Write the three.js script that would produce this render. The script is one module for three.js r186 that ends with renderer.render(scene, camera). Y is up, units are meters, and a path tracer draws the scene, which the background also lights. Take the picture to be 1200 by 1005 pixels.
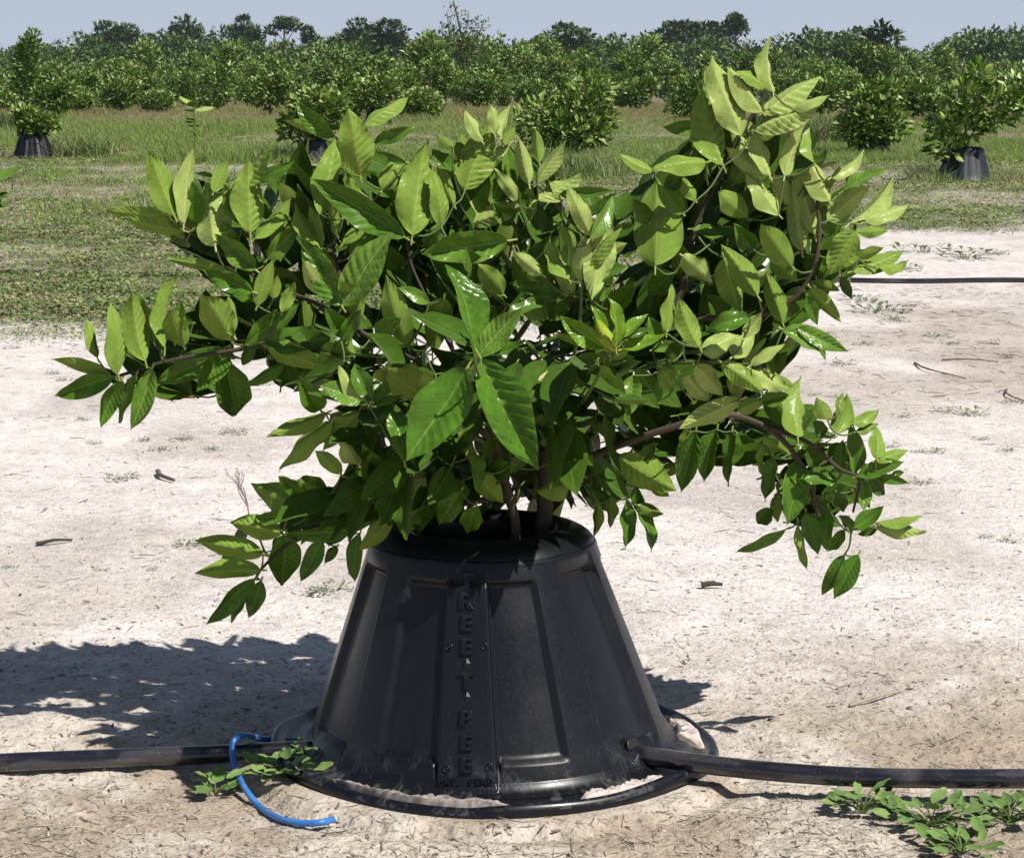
import * as THREE from 'three';
import { mergeGeometries } from 'three/addons/utils/BufferGeometryUtils.js';
import { TextGeometry } from 'three/addons/geometries/TextGeometry.js';
import { FontLoader } from 'three/addons/loaders/FontLoader.js';

// ───────────────────────── camera, sky, sun, exposure ─────────────────────────
const scene = new THREE.Scene();
const F = 2700, EYE = 1.093, PITCH = Math.atan((502.5 - 95) / F);          // focal length in photo pixels, eye height, downward tilt
const camera = new THREE.PerspectiveCamera(2 * Math.atan(502.5 / F) * 180 / Math.PI, 1024 / 857, 0.1, 9000);
camera.position.set(0, EYE, 0);
camera.rotation.set(-PITCH, 0, 0);
camera.updateMatrixWorld();
scene.add(camera);

const SUN = new THREE.Vector3(0.60, 0.98, 0.43).normalize();
{
  const w = 512, h = 256, d = new Float32Array(w * h * 4), zen = [0.05, 0.08, 0.15], hor = [0.465, 0.525, 0.625], v = new THREE.Vector3();
  for (let j = 0; j < h; j++) for (let i = 0; i < w; i++) {
    const lat = ((j + 0.5) / h - 0.5) * Math.PI, lon = ((i + 0.5) / w - 0.5) * 2 * Math.PI;
    v.set(Math.cos(lat) * Math.cos(lon), Math.sin(lat), Math.cos(lat) * Math.sin(lon));
    const up = Math.max(0, v.y), k = Math.pow(1 - up, 3.2), glow = Math.pow(Math.max(0, v.dot(SUN)), 24) * 0.35;
    for (let c = 0; c < 3; c++) d[(j * w + i) * 4 + c] = zen[c] + (hor[c] - zen[c]) * k + glow;
    d[(j * w + i) * 4 + 3] = 1;
  }
  const t = new THREE.DataTexture(d, w, h, THREE.RGBAFormat, THREE.FloatType);
  t.mapping = THREE.EquirectangularReflectionMapping; t.magFilter = THREE.LinearFilter; t.minFilter = THREE.LinearFilter; t.needsUpdate = true;
  scene.background = t; scene.environment = t; scene.environmentIntensity = 1; scene.backgroundIntensity = 1;
}
const sun = new THREE.DirectionalLight(new THREE.Color(1, 0.955, 0.88), 4.6);
sun.position.copy(SUN).multiplyScalar(40).add(new THREE.Vector3(0, 0, -4));
sun.target.position.set(0, 0, -4);
sun.castShadow = true; sun.shadow.mapSize.set(4096, 4096);
Object.assign(sun.shadow.camera, { left: -30, right: 30, top: 30, bottom: -30, near: 1, far: 120 });
scene.add(sun, sun.target);
scene.fog = new THREE.FogExp2(new THREE.Color(0.62, 0.72, 0.84), 0.00013);

const renderer = new THREE.WebGLRenderer({ antialias: true });
renderer.setSize(1024, 857);
renderer.toneMapping = THREE.LinearToneMapping;
renderer.toneMappingExposure = 1.14;
renderer.shadowMap.enabled = true;

// ───────────────────────── helpers ─────────────────────────
const V = (x, y, z) => new THREE.Vector3(x, y, z), RAD = Math.PI / 180;
function rng(seed) { let s = seed >>> 0; return () => { s = (s + 0x6d2b79f5) >>> 0; let t = Math.imul(s ^ (s >>> 15), 1 | s); t = (t + Math.imul(t ^ (t >>> 7), 61 | t)) ^ t; return ((t ^ (t >>> 14)) >>> 0) / 4294967296; }; }
const clamp = (x, a = 0, b = 1) => Math.min(b, Math.max(a, x)), lerp = (a, b, t) => a + (b - a) * t;
const smooth = (a, b, x) => { const t = clamp((x - a) / (b - a)); return t * t * (3 - 2 * t); };
function hash2(x, y) { let h = Math.imul(x | 0, 374761393) + Math.imul(y | 0, 668265263); h = Math.imul(h ^ (h >>> 13), 1274126177); return ((h ^ (h >>> 16)) >>> 0) / 4294967296; }
function vnoise(x, y, per = 0) {
  const xi = Math.floor(x), yi = Math.floor(y); let fx = x - xi, fy = y - yi; fx = fx * fx * (3 - 2 * fx); fy = fy * fy * (3 - 2 * fy);
  const m = per ? (v) => ((v % per) + per) % per : (v) => v, a = m(xi), b = m(xi + 1), c = m(yi), e = m(yi + 1);
  return lerp(lerp(hash2(a, c), hash2(b, c), fx), lerp(hash2(a, e), hash2(b, e), fx), fy);
}
function fbm(x, y, o = 4) { let s = 0, a = 0.5, n = 0; for (let i = 0; i < o; i++) { s += a * vnoise(x, y); n += a; x = x * 2.03 + 17.1; y = y * 2.03 + 9.7; a *= 0.5; } return s / n; }

// where a line of sight of the photograph meets a vertical plane so many metres ahead, or the ground
function P(px, py, depth) { const a = PITCH + Math.atan((py - 502.5) / F), c = depth / Math.cos(a) * Math.cos(a - PITCH); return V((px - 600) / F * c, EYE - depth * Math.tan(a), -depth); }
function groundDepth(py) { return EYE / Math.tan(PITCH + Math.atan((py - 502.5) / F)); }
function G(px, py) { const p = P(px, py, groundDepth(py)); p.y = groundY(p.x, p.z); return p; }
function toPx(p) { const y = p.y - EYE, c = Math.cos(PITCH), s = Math.sin(PITCH), dep = -p.z * c - y * s, v = y * c - p.z * s; return [600 + p.x / dep * F, 502.5 - v / dep * F]; }

const taken = {};
function numbered(name) { const n = taken[name] = (taken[name] ?? -1) + 1; return n ? `${name}_${String(n).padStart(3, '0')}` : name; }
function tag(o, label, category, group, kind) { if (label) o.userData.label = label; if (category) o.userData.category = category; if (group) o.userData.group = group; if (kind) o.userData.kind = kind; return o; }
function thing(name, label, category, pos = V(0, 0, 0), group) { const o = new THREE.Group(); o.name = numbered(name); o.position.copy(pos); scene.add(o); return tag(o, label, category, group); }
function part(name, geo, mat, parent) { const m = new THREE.Mesh(geo, mat); m.name = parent === scene ? numbered(name) : name; m.castShadow = m.receiveShadow = true; parent.add(m); return m; }
function copyOf(src, label, group) { const c = src.clone(); c.userData = JSON.parse(JSON.stringify(src.userData)); c.name = numbered(src.name.replace(/_\d{3}$/, '')); scene.add(c); if (label) c.userData.label = label; if (group) c.userData.group = group; return c; }
function geoOf(pos, idx, uv, col) {
  const g = new THREE.BufferGeometry(); g.setAttribute('position', new THREE.Float32BufferAttribute(pos, 3));
  if (uv) g.setAttribute('uv', new THREE.Float32BufferAttribute(uv, 2));
  if (col) g.setAttribute('color', new THREE.Float32BufferAttribute(col, 3));
  g.setIndex(idx); g.computeVertexNormals(); return g;
}
// a tube through points whose radius runs from r0 to r1
function taperTube(pts, r0, r1, seg = 24, rad = 8, wob = 0) {
  const cv = new THREE.CatmullRomCurve3(pts), fr = cv.computeFrenetFrames(seg, false), pos = [], idx = [], uv = [];
  for (let i = 0; i <= seg; i++) {
    const p = cv.getPointAt(i / seg), r = lerp(r0, r1, i / seg);
    for (let j = 0; j <= rad; j++) {
      const a = j / rad * Math.PI * 2, q = r * (1 + wob * (vnoise(i * 0.7 + r0 * 999, (j % rad) * 0.9) - 0.5));
      const n = fr.normals[i].clone().multiplyScalar(Math.cos(a) * q).addScaledVector(fr.binormals[i], Math.sin(a) * q).add(p);
      pos.push(n.x, n.y, n.z); uv.push(j / rad, i / seg);
    }
  }
  for (let i = 0; i < seg; i++) for (let j = 0; j < rad; j++) { const a = i * (rad + 1) + j, b = a + rad + 1; idx.push(a, a + 1, b, a + 1, b + 1, b); }
  for (const [row, flip] of [[0, 1], [seg, 0]]) { const c = pos.length / 3, p = cv.getPointAt(row / seg); pos.push(p.x, p.y, p.z); uv.push(0.5, row / seg); for (let j = 0; j < rad; j++) { const a = row * (rad + 1) + j; flip ? idx.push(c, a + 1, a) : idx.push(c, a, a + 1); } }
  return geoOf(pos, idx, uv);
}
function tex(w, h, f, srgb, repeat = true) {          // f(x, y) -> [r, g, b] 0..255
  const d = new Uint8Array(w * h * 4);
  for (let y = 0; y < h; y++) for (let x = 0; x < w; x++) { const c = f(x, y), k = (y * w + x) * 4; d[k] = c[0]; d[k + 1] = c[1]; d[k + 2] = c[2]; d[k + 3] = 255; }
  const t = new THREE.DataTexture(d, w, h); t.magFilter = THREE.LinearFilter; t.minFilter = THREE.LinearMipmapLinearFilter; t.generateMipmaps = true;
  if (repeat) t.wrapS = t.wrapT = THREE.RepeatWrapping;
  if (srgb) t.colorSpace = THREE.SRGBColorSpace; t.needsUpdate = true; return t;
}

// ───────────────────────── ground ─────────────────────────
const TREE = V(-0.0345, 0, -3.74);
// how much the weeds and grass cover the soil (0 bare sand, 1 covered)
function cover(x, z) {
  const d = -z, side = x / d;                                   // left of the view the weeds start nearer than on the right
  const edge = lerp(10.8, 17.6, smooth(0.06, 0.16, side)) + 2.4 * (fbm(x * 0.5 + 3, z * 0.5, 3) - 0.5);
  let c = smooth(edge - 1.6, edge + 1.2, d) * (0.45 + 0.9 * fbm(x * 0.9 + 40, z * 0.55, 4));
  c *= 1 - 0.65 * smooth(0.53, 0.64, fbm(x * 0.7 + 70, z * 0.8 + 5, 4)) * smooth(38, 28, d);
  c = Math.max(c, 0.85 * smooth(36, 48, d));
  const path = Math.exp(-(((d - 30.5 - 0.25 * x) / 1.1) ** 2)) * smooth(0.5, -1.5, x) ;      // worn strip of sand beside the far cone
  return clamp(c * (1 - 0.85 * path));
}
function groundY(x, z) {
  const d = -z, near = smooth(5.4, 3.5, d);
  let y = 0.05 * (fbm(x * 0.35, z * 0.35, 3) - 0.5) * smooth(5, 10, d) + near * (0.016 * (fbm(x * 4.2, z * 4.2, 4) - 0.5) + 0.013 * (fbm(x * 24, z * 24, 3) - 0.5) * (0.4 + fbm(x * 3, z * 3 + 9, 2)) + 0.005 * (vnoise(x * 95, z * 95) - 0.5));
  const dx = x - TREE.x, dz = z - TREE.z, r = Math.hypot(dx, dz);
  const ledge = 0.40 + 0.03 * (fbm(Math.atan2(dx, dz) * 9 + 5, 2.5, 3) - 0.5) * 2;
  y = lerp(y, -0.012, smooth(0.5, 0.4, r));
  y -= 0.022 * smooth(ledge, ledge + 0.035, r) * smooth(-0.25, 0.25, dz) * (1 - 0.4 * smooth(0.5, 1.2, r));
  y -= 0.006 * smooth(0.3, 0.9, z - TREE.z) * 1;
  return y;
}
{
  // fine near the tree and ahead, coarse behind and towards the horizon: one sheet out to 5 km
  const radii = [0.02]; for (let r = 0.4; r < 2.4; r *= 1.25) radii.push(r);
  for (let r = 2.6; r < 6; r += 0.0105) radii.push(r); for (let r = 6; r < 130; r *= 1.012) radii.push(r); for (let r = 130; r < 5200; r *= 1.16) radii.push(r);
  const angs = []; for (let a = -180; a < -16; a += 6) angs.push(a); for (let a = -16; a <= 16; a += 0.075) angs.push(a); for (let a = 20; a <= 180; a += 5) angs.push(a);
  const pos = [], idx = [], uv = [], col = [], na = angs.length;
  const SAND = [0.735, 0.69, 0.665], SOIL = [0.37, 0.295, 0.215], GREY = [0.56, 0.51, 0.47], DIRT = [0.36, 0.30, 0.23], GREEN = [0.14, 0.175, 0.05], STRAW = [0.20, 0.155, 0.08];
  const mix = (a, b, t) => a.map((v, i) => lerp(v, b[i], t));
  for (const r of radii) for (const a of angs) {
    const x = r * Math.sin(a * RAD), z = -r * Math.cos(a * RAD), d = Math.max(0.1, -z);
    pos.push(x, r < 130 ? groundY(x, z) : 0, z); uv.push(x / 1.7, z / 1.7);
    let c = mix(SAND, GREY, 0.75 * smooth(0.46, 0.7, fbm(x * 2.1 + 11, z * 1.3, 4)));
    const soil = smooth(4.5, 3.55, d + 0.5 * (fbm(x * 2.3, z * 2.3 + 7, 4) - 0.5) - 0.16 * smooth(0.25, 0.75, Math.abs(x + 0.03)));
    c = mix(c, mix(SOIL, [0.56, 0.50, 0.44], 0.95 * smooth(0.46, 0.6, fbm(x * 4.3, z * 4.3, 5))), 0.85 * soil);
    const rgt = smooth(0.12, 0.45, x / d * 4) * smooth(6.6, 8, d) * smooth(13.5, 10.5, d);       // dead weeds and litter on the right
    c = mix(c, DIRT, 0.42 * rgt * smooth(0.38, 0.62, fbm(x * 1.4 + 9, z * 1.1, 4)));
    const lft = smooth(9.2, 11.2, d + 1.1 * (fbm(x * 1.2, z * 0.8 + 31, 3) - 0.5)) * smooth(0.1, -0.1, x / d);
    c = mix(c, DIRT, 0.62 * lft * smooth(0.3, 0.6, fbm(x * 2.2, z * 1.5 + 3, 4)));
    const edgeD = lerp(11.4, 18.6, smooth(0.06, 0.16, x / d));
    c = mix(c, mix(DIRT, GREY, 0.45 * fbm(x * 1.7, z * 1.2 + 60, 3)), 0.72 * smooth(edgeD - 0.8, edgeD + 1.6, d + 1.2 * (fbm(x * 0.9, z * 0.7 + 12, 3) - 0.5)));
    const k = cover(x, z);
    const far = mix(mix(GREEN, STRAW, smooth(0.4, 0.62, fbm(x * 0.5 + 3, z * 0.3 + 8, 4))), STRAW, 0.5 * smooth(50, 80, d));
    c = mix(c, far, lerp(0.42, 0.8, smooth(25, 45, d)) * smooth(0.15, 0.7, k));
    const j = 0.93 + 0.14 * vnoise(x * 31, z * 31); col.push(c[0] * j, c[1] * j, c[2] * j);
  }
  for (let i = 0; i < radii.length - 1; i++) for (let j = 0; j < na - 1; j++) { const a = i * na + j, b = a + na; idx.push(a, a + 1, b, a + 1, b + 1, b); }
  const N = 1536, R = rng(5), h = new Float32Array(N * N), t = new Float32Array(N * N);
  for (let y = 0; y < N; y++) for (let x = 0; x < N; x++) {
    const u = x / N, v = y / N; let s = 0;
    for (const [p, a] of [[9, 0.16], [23, 0.16], [61, 0.2], [149, 0.22], [383, 0.26]]) s += a * vnoise(u * p, v * p, p);
    h[y * N + x] = s; t[y * N + x] = 0.82 + 0.6 * (s - 0.5) + 0.2 * (hash2(x, y) - 0.5);
  }
  const put = (x, y, th, tt, w) => { const k = ((y | 0) & 0x7fffffff) % N * N + ((x | 0) & 0x7fffffff) % N; h[k] = lerp(h[k], th, w); t[k] = lerp(t[k], tt, w); };
  for (let n = 0; n < 2200; n++) {                              // fibres of old grass and roots, pale or dark
    let x = R() * N + N, y = R() * N + N, a = R() * 6.283; const L = 4 + R() * R() * 34, dark = R() < 0.3, tone = dark ? 0.3 + 0.3 * R() : 0.95 + 0.2 * R(), bend = (R() - 0.5) * 0.1;
    for (let k = 0; k < L; k++) { x += Math.cos(a); y += Math.sin(a); a += bend; put(x, y, 0.75, tone, 0.7); if (!dark && R() < 0.7) put(x, y + 1, 0.3, 0.6, 0.5); }
  }
  for (let n = 0; n < 16000; n++) { const x = R() * N + N, y = R() * N + N, s = 1 + R() * R() * 4, tone = 0.22 + 0.4 * R(); for (let b = -s; b <= s; b++) for (let a = -s; a <= s; a++) if (a * a + b * b * 1.6 < s * s * (0.5 + 0.5 * R())) put(x + a, y + b, 0.7, tone, 0.75); }
  const map = tex(N, N, (x, y) => { const k = clamp(t[y * N + x], 0, 1.1) / 1.1 * 255; return [k, k * 0.985, k * 0.965]; }, false);
  const bump = tex(N, N, (x, y) => { const k = clamp(h[y * N + x]) * 255; return [k, k, k]; }, false);
  const m = new THREE.MeshStandardMaterial({ map, bumpMap: bump, bumpScale: 0.007, roughness: 0.97, vertexColors: true, color: new THREE.Color().setRGB(1.28, 1.28, 1.28) });
  const g = part('ground', geoOf(pos, idx, uv, col), m, scene);
  tag(g, 'pale sandy ground with dry soil, thin weeds and distant grass', null, null, 'structure');
}

// ───────────────────────── black plastic cone round the tree ─────────────────────────
const plasticRough = tex(512, 512, (x, y) => { const s = 0.55 * vnoise(x / 512 * 9, y / 512 * 9, 9) + 0.45 * vnoise(x / 512 * 120, y / 512 * 120, 120), k = 95 + 70 * s; return [k, k, k]; }, false);
const plasticMap = (() => {                                        // dust specks and a dusty foot, scuffs
  const N = 1024, a = new Float32Array(N * N), R = rng(77);
  for (let n = 0; n < 900; n++) { const x = R() * N | 0, y = (R() ** 1.6) * N | 0, s = R() < 0.85 ? 0 : 1; for (let j = 0; j <= s; j++) for (let i = 0; i <= s; i++) a[((y + j) % N) * N + (x + i) % N] = 0.25 + 0.5 * R(); }
  for (let n = 0; n < 130; n++) { let x = R() * N, y = R() * N * 0.5; const L = 6 + R() * 26, an = 1.2 + R() * 0.8; for (let k = 0; k < L; k++) { x += Math.cos(an) * 0.6; y += Math.sin(an); a[((y | 0) % N) * N + (((x | 0) + N) % N)] = 0.10 + 0.2 * R(); } }
  return tex(N, N, (x, y) => { const foot = smooth(0.2, 0.0, y / N) * smooth(0.45, 0.8, vnoise(x / N * 30, y / N * 22, 30) * 0.6 + 0.4 * vnoise(x / N * 140, y / N * 90)) * 0.35, k = clamp(a[y * N + x] + foot + 0.03 * vnoise(x / 30, y / 90)); return [18 + 150 * k, 20 + 142 * k, 26 + 128 * k]; }, true);
})();
const plastic = new THREE.MeshPhysicalMaterial({ map: plasticMap, roughnessMap: plasticRough, roughness: 0.70, specularIntensity: 0.8 });
plastic.name = 'black plastic';
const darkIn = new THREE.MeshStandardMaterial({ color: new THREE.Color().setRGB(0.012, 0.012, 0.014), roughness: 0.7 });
// outline of the wall: radius and height from the foot up, over the rounded shoulder and down inside
const PROFILE = [[0.324, 0.003], [0.311, 0.009], [0.301, 0.021], [0.295, 0.038], [0.195, 0.318], [0.189, 0.338], [0.179, 0.3535], [0.164, 0.3635], [0.146, 0.3685], [0.130, 0.3685], [0.118, 0.363], [0.111, 0.349], [0.109, 0.30]];
// [angle from, angle to, height fraction from, to, depth, soft left edge, soft right edge] of the sunk panels
const PANELS = [[-15.6, 2.4, -0.03, 0.965, -0.004, 0.6, 0.6], [3.6, 24.5, 0.1, 0.965, 0.010, 0.7, 3], [-37, -16.8, 0.085, 0.955, 0.010, 3.5, 0.7], [40, 68, 0.06, 0.985, 0.015, 1.2, 6], [-76, -52, 0.06, 0.97, 0.013, 5, 2], [84, 106, 0.06, 0.97, 0.01, 2, 5], [-120, -92, 0.06, 0.97, 0.01, 4, 4], [122, 150, 0.06, 0.97, 0.01, 3, 4], [-165, -135, 0.06, 0.97, 0.01, 3, 4]];
function wallAt(s) { const n = PROFILE.length - 1, k = Math.min(n - 1, Math.floor(s * n)), t = s * n - k, p = (i) => PROFILE[clamp(i, 0, n)]; const a = p(k - 1), b = p(k), c = p(k + 1), e = p(k + 2);
  if (k === 3) return [lerp(b[0], c[0], t), lerp(b[1], c[1], t)];
  const cr = (i) => 0.5 * (2 * b[i] + (c[i] - a[i]) * t + (2 * a[i] - 5 * b[i] + 4 * c[i] - e[i]) * t * t + (3 * b[i] - 3 * c[i] + e[i] - a[i]) * t * t * t); return [cr(0), cr(1)]; }
function panelDepth(deg, h) {
  let d = 0; const v = (h - 0.02) / (0.322 - 0.02);
  for (const [a, b, lo, hi, dep, sl, sr] of PANELS) d += dep * smooth(a - sl / 2, a + sl / 2, deg) * smooth(b + sr / 2, b - sr / 2, deg) * smooth(lo - 0.012, lo + 0.012, v) * smooth(hi + 0.012, hi - 0.012, v);
  // fine grooves on either side of the lettered strip
  for (const [a, w, dep] of [[-16.3, 0.55, 0.006], [3.0, 0.6, 0.007]]) d += dep * Math.exp(-(((deg - a) / w) ** 2)) * smooth(0.03, 0.06, v) * smooth(0.99, 0.96, v);
  return d;
}
const LEAN = 0.042;                                                // the cone stands a little askew
const bulgeAt = (a) => 0.0022 * Math.sin(a * RAD * 3 + 1) + 0.0016 * Math.sin(a * RAD * 5);
function coneWall(na, rows, detail) {
  const pos = [], uv = [], idx = [], angs = [];
  if (detail) { for (let a = -180; a < -80; a += 1.5) angs.push(a); for (let a = -80; a < 82; a += 0.28) angs.push(a); for (let a = 82; a <= 180.01; a += 1.5) angs.push(Math.min(180, a)); angs[angs.length - 1] = 180; } else for (let i = 0; i <= na; i++) angs.push(-180 + 360 * i / na);
  const ss = []; const n = PROFILE.length - 1;
  for (let k = 0; k < n; k++) { const m = k === 3 ? rows : detail ? 7 : 3; for (let i = 0; i < m; i++) ss.push((k + i / m) / n); } ss.push(1);
  for (const s of ss) { let [r, h] = wallAt(s); const out = s < 6.5 / n;
    for (const a of angs) {
      const bulge = 0.0022 * Math.sin(a * RAD * 3 + 1) + 0.0016 * Math.sin(a * RAD * 5);
      const d = out ? panelDepth(a, h) : 0, q = r - d + bulge;
      pos.push(q * Math.sin(a * RAD) - LEAN * h, h, q * Math.cos(a * RAD)); uv.push(a / 180 * 2, h / 0.4);
    } }
  for (let i = 0; i < ss.length - 1; i++) for (let j = 0; j < angs.length - 1; j++) { const a = i * angs.length + j, b = a + angs.length; idx.push(a, a + 1, b, a + 1, b + 1, b); }
  return geoOf(pos, idx, uv);
}
// the flange lying on the soil with its wavy raised lip
function flangeWave(a) { return 0.006 * Math.sin(a * 2 + 0.6) + 0.004 * Math.sin(a * 5 + 2) + 0.010 * Math.exp(-(((a - 1.45) / 0.35) ** 2)); }
function coneFlange(na) {
  const prof = [[0.322, 0.0035, 0], [0.332, 0.0005, 0.2], [0.342, -0.001, 0.6], [0.350, 0.001, 0.9], [0.355, 0.0075, 1], [0.3615, 0.0100, 1], [0.368, 0.0075, 1], [0.3715, -0.001, 1], [0.3715, -0.011, 1], [0.367, -0.012, 1], [0.345, -0.011, 1], [0.325, -0.008, 0]], pos = [], uv = [], idx = [];
  for (const [r, h, w] of prof) for (let j = 0; j <= na; j++) { const a = (j / na * 2 - 1) * Math.PI, f = flangeWave(a) * w, lift = (0.006 * Math.sin(a * 3 - 0.4) + 0.004 * Math.sin(a * 7 + 1)) * w; const q = r + f; pos.push(q * Math.sin(a), h + Math.max(-0.002, lift) - (Math.cos(a) > 0 ? 0.006 * w * Math.cos(a) : 0), q * Math.cos(a)); uv.push(a / Math.PI * 2, h / 0.4); }
  for (let i = 0; i < prof.length - 1; i++) for (let j = 0; j < na; j++) { const a = i * (na + 1) + j, b = a + na + 1; idx.push(a, b, a + 1, a + 1, b, b + 1); }
  return geoOf(pos, idx, uv);
}
// a point on the front of the wall at an angle, under a given photograph row
function onWall(deg, py) {
  let lo = 0.012, hi = 0.345; const at = (h) => { const s = wallR(h) - panelDepth(deg, h) + bulgeAt(deg); return V(TREE.x + s * Math.sin(deg * RAD) - LEAN * h, h, TREE.z + s * Math.cos(deg * RAD)); };
  for (let i = 0; i < 30; i++) { const m = (lo + hi) / 2; toPx(at(m))[1] > py ? lo = m : hi = m; }
  return at((lo + hi) / 2);
}
function wallR(h) { let r = 0.3; for (let s = 0; s <= 0.6; s += 0.002) { const p = wallAt(s); if (p[1] <= h) r = p[0]; else break; } return r; }
const coneThing = thing('tree_cone', 'large ribbed black plastic cone with raised lettering around the trunk of the nearest citrus tree', 'tree cone', TREE.clone());
{
  part('wall', coneWall(0, 64, true), plastic, coneThing);
  part('flange', coneFlange(220), plastic, coneThing);
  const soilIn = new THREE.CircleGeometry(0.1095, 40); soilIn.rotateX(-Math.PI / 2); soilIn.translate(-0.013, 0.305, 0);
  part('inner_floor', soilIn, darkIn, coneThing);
  const font = await new FontLoader().loadAsync('fonts/droid/droid_sans_bold.typeface.json');
  const UP = wallAt(0.31), LOW = wallAt(0.26), slope = Math.atan2(LOW[0] - UP[0], UP[1] - LOW[1]);
  function stick(geo, deg, py, name, mat = plastic) {               // sets a flat piece on the wall, facing out
    const p = onWall(deg, py).sub(TREE), n = V(Math.sin(deg * RAD), Math.tan(slope), Math.cos(deg * RAD)).normalize(), t = V(Math.cos(deg * RAD), 0, -Math.sin(deg * RAD)), b = n.clone().cross(t);
    geo.applyMatrix4(new THREE.Matrix4().makeBasis(t, b, n).setPosition(p)); return part(name, geo, mat, coneThing);
  }
  {
    const hole = new THREE.CircleGeometry(0.0165, 24, 0, Math.PI); hole.translate(0, 0, 0.0016); stick(hole, 54, 876, 'pipe_hole', darkIn);
    stick(new THREE.TorusGeometry(0.0172, 0.0022, 8, 24, Math.PI), 54, 876, 'hole_rim');
  }
  const DEG = -6.6;
  for (const [c, y, sz] of [['T', 681, 0.026], ['R', 704, 0.026], ['E', 730, 0.026], ['E', 757, 0.026], ['T', 798, 0.026], ['P', 841, 0.025], ['E', 870, 0.025], ['E', 896, 0.025]]) {
    const g = new TextGeometry(c, { font, size: sz, depth: 0.0035, curveSegments: 4, bevelEnabled: true, bevelThickness: 0.0016, bevelSize: 0.0008, bevelSegments: 2 });
    g.computeBoundingBox(); const bb = g.boundingBox; g.translate(-(bb.min.x + bb.max.x) / 2, -(bb.min.y + bb.max.y) / 2, -0.0015); g.scale(1.12, 1, 1);
    stick(g, DEG, y, 'letter');
  }
  for (const y of [777, 816]) { const g = new THREE.OctahedronGeometry(0.0075); g.scale(0.85, 1.1, 0.5); stick(g, DEG, y, 'raised_diamond'); }
  for (const [deg, y] of [[-10.6, 682], [-1.2, 680], [-13.4, 758], [0.2, 757], [-12.6, 901], [0.2, 898]]) {
    const g = mergeGeometries([new THREE.TorusGeometry(0.0046, 0.0013, 8, 20), new THREE.SphereGeometry(0.0022, 10, 6)]); stick(g, deg, y, 'rivet');
  }
  'PAT. PEND'.split('').forEach((c, i) => { if (c === ' ') return; const g = new TextGeometry(c, { font, size: 0.0105, depth: 0.0022, curveSegments: 3, bevelEnabled: true, bevelThickness: 0.0008, bevelSize: 0.0004, bevelSegments: 1 }); g.computeBoundingBox(); const bb = g.boundingBox; g.translate(-(bb.min.x + bb.max.x) / 2, 0, 0); stick(g, -14.1 + i * 1.86 + (i > 2 ? -0.4 : 0), 920, 'small_letter'); });
}
// pale sand lying on the flange
{
  const m = new THREE.MeshStandardMaterial({ color: new THREE.Color().setRGB(0.63, 0.57, 0.55), roughness: 1, vertexColors: true });
  const spots = [['white sand heaped on the front right of the cone flange', 22, 54, 0.331, 0.358, 0.0], ['patch of white sand on the right rear of the cone flange', 84, 112, 0.312, 0.35, 1], ['thin line of grey sand along the front left of the cone flange', -52, 8, 0.337, 0.352, 2]];
  for (const [label, a0, a1, r0, r1, k] of spots) {
    const pos = [], idx = [], col = [], na = 70, nr = 12;
    for (let j = 0; j <= na; j++) for (let i = 0; i <= nr; i++) {
      const u = j / na, v = i / nr, a = lerp(a0, a1, u) * RAD, e = Math.min(1, 8 * u, 8 * (1 - u)), rag = 0.010 * (fbm(u * 16 + k * 7, 3, 2) - 0.5) * 2.6;
      const r = lerp(lerp(r1, r0, e) + rag * e, r1 + flangeWave(a), v), hump = Math.min(1, 6 * v, 6 * (1 - v)) * e;
      pos.push(TREE.x + r * Math.sin(a), -0.004 + (0.011 + 0.009 * (fbm(u * 60 + k, v * 9 + k, 3) - 0.3)) * hump + (k === 1 ? 0.006 * hump : 0), TREE.z + r * Math.cos(a));
      const c = k === 2 ? 0.26 + 0.36 * smooth(0.35, 0.6, fbm(u * 60, v * 6, 3)) : 1.0 - 0.55 * smooth(0.5, 0.62, fbm(u * 22 + k, v * 5, 3)) * (1 - 0.6 * v); col.push(c, c * 0.98, c * 0.95);
    }
    for (let j = 0; j < na; j++) for (let i = 0; i < nr; i++) { const a = j * (nr + 1) + i, b = a + nr + 1; idx.push(a, a + 1, b, a + 1, b + 1, b); }
    tag(part('sand_drift', geoOf(pos, idx, pos.flatMap((v, i) => i % 3 === 0 ? [v * 6, pos[i + 2] * 6] : []), col), m, scene), label, 'sand', null, 'structure');
  }
}

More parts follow.
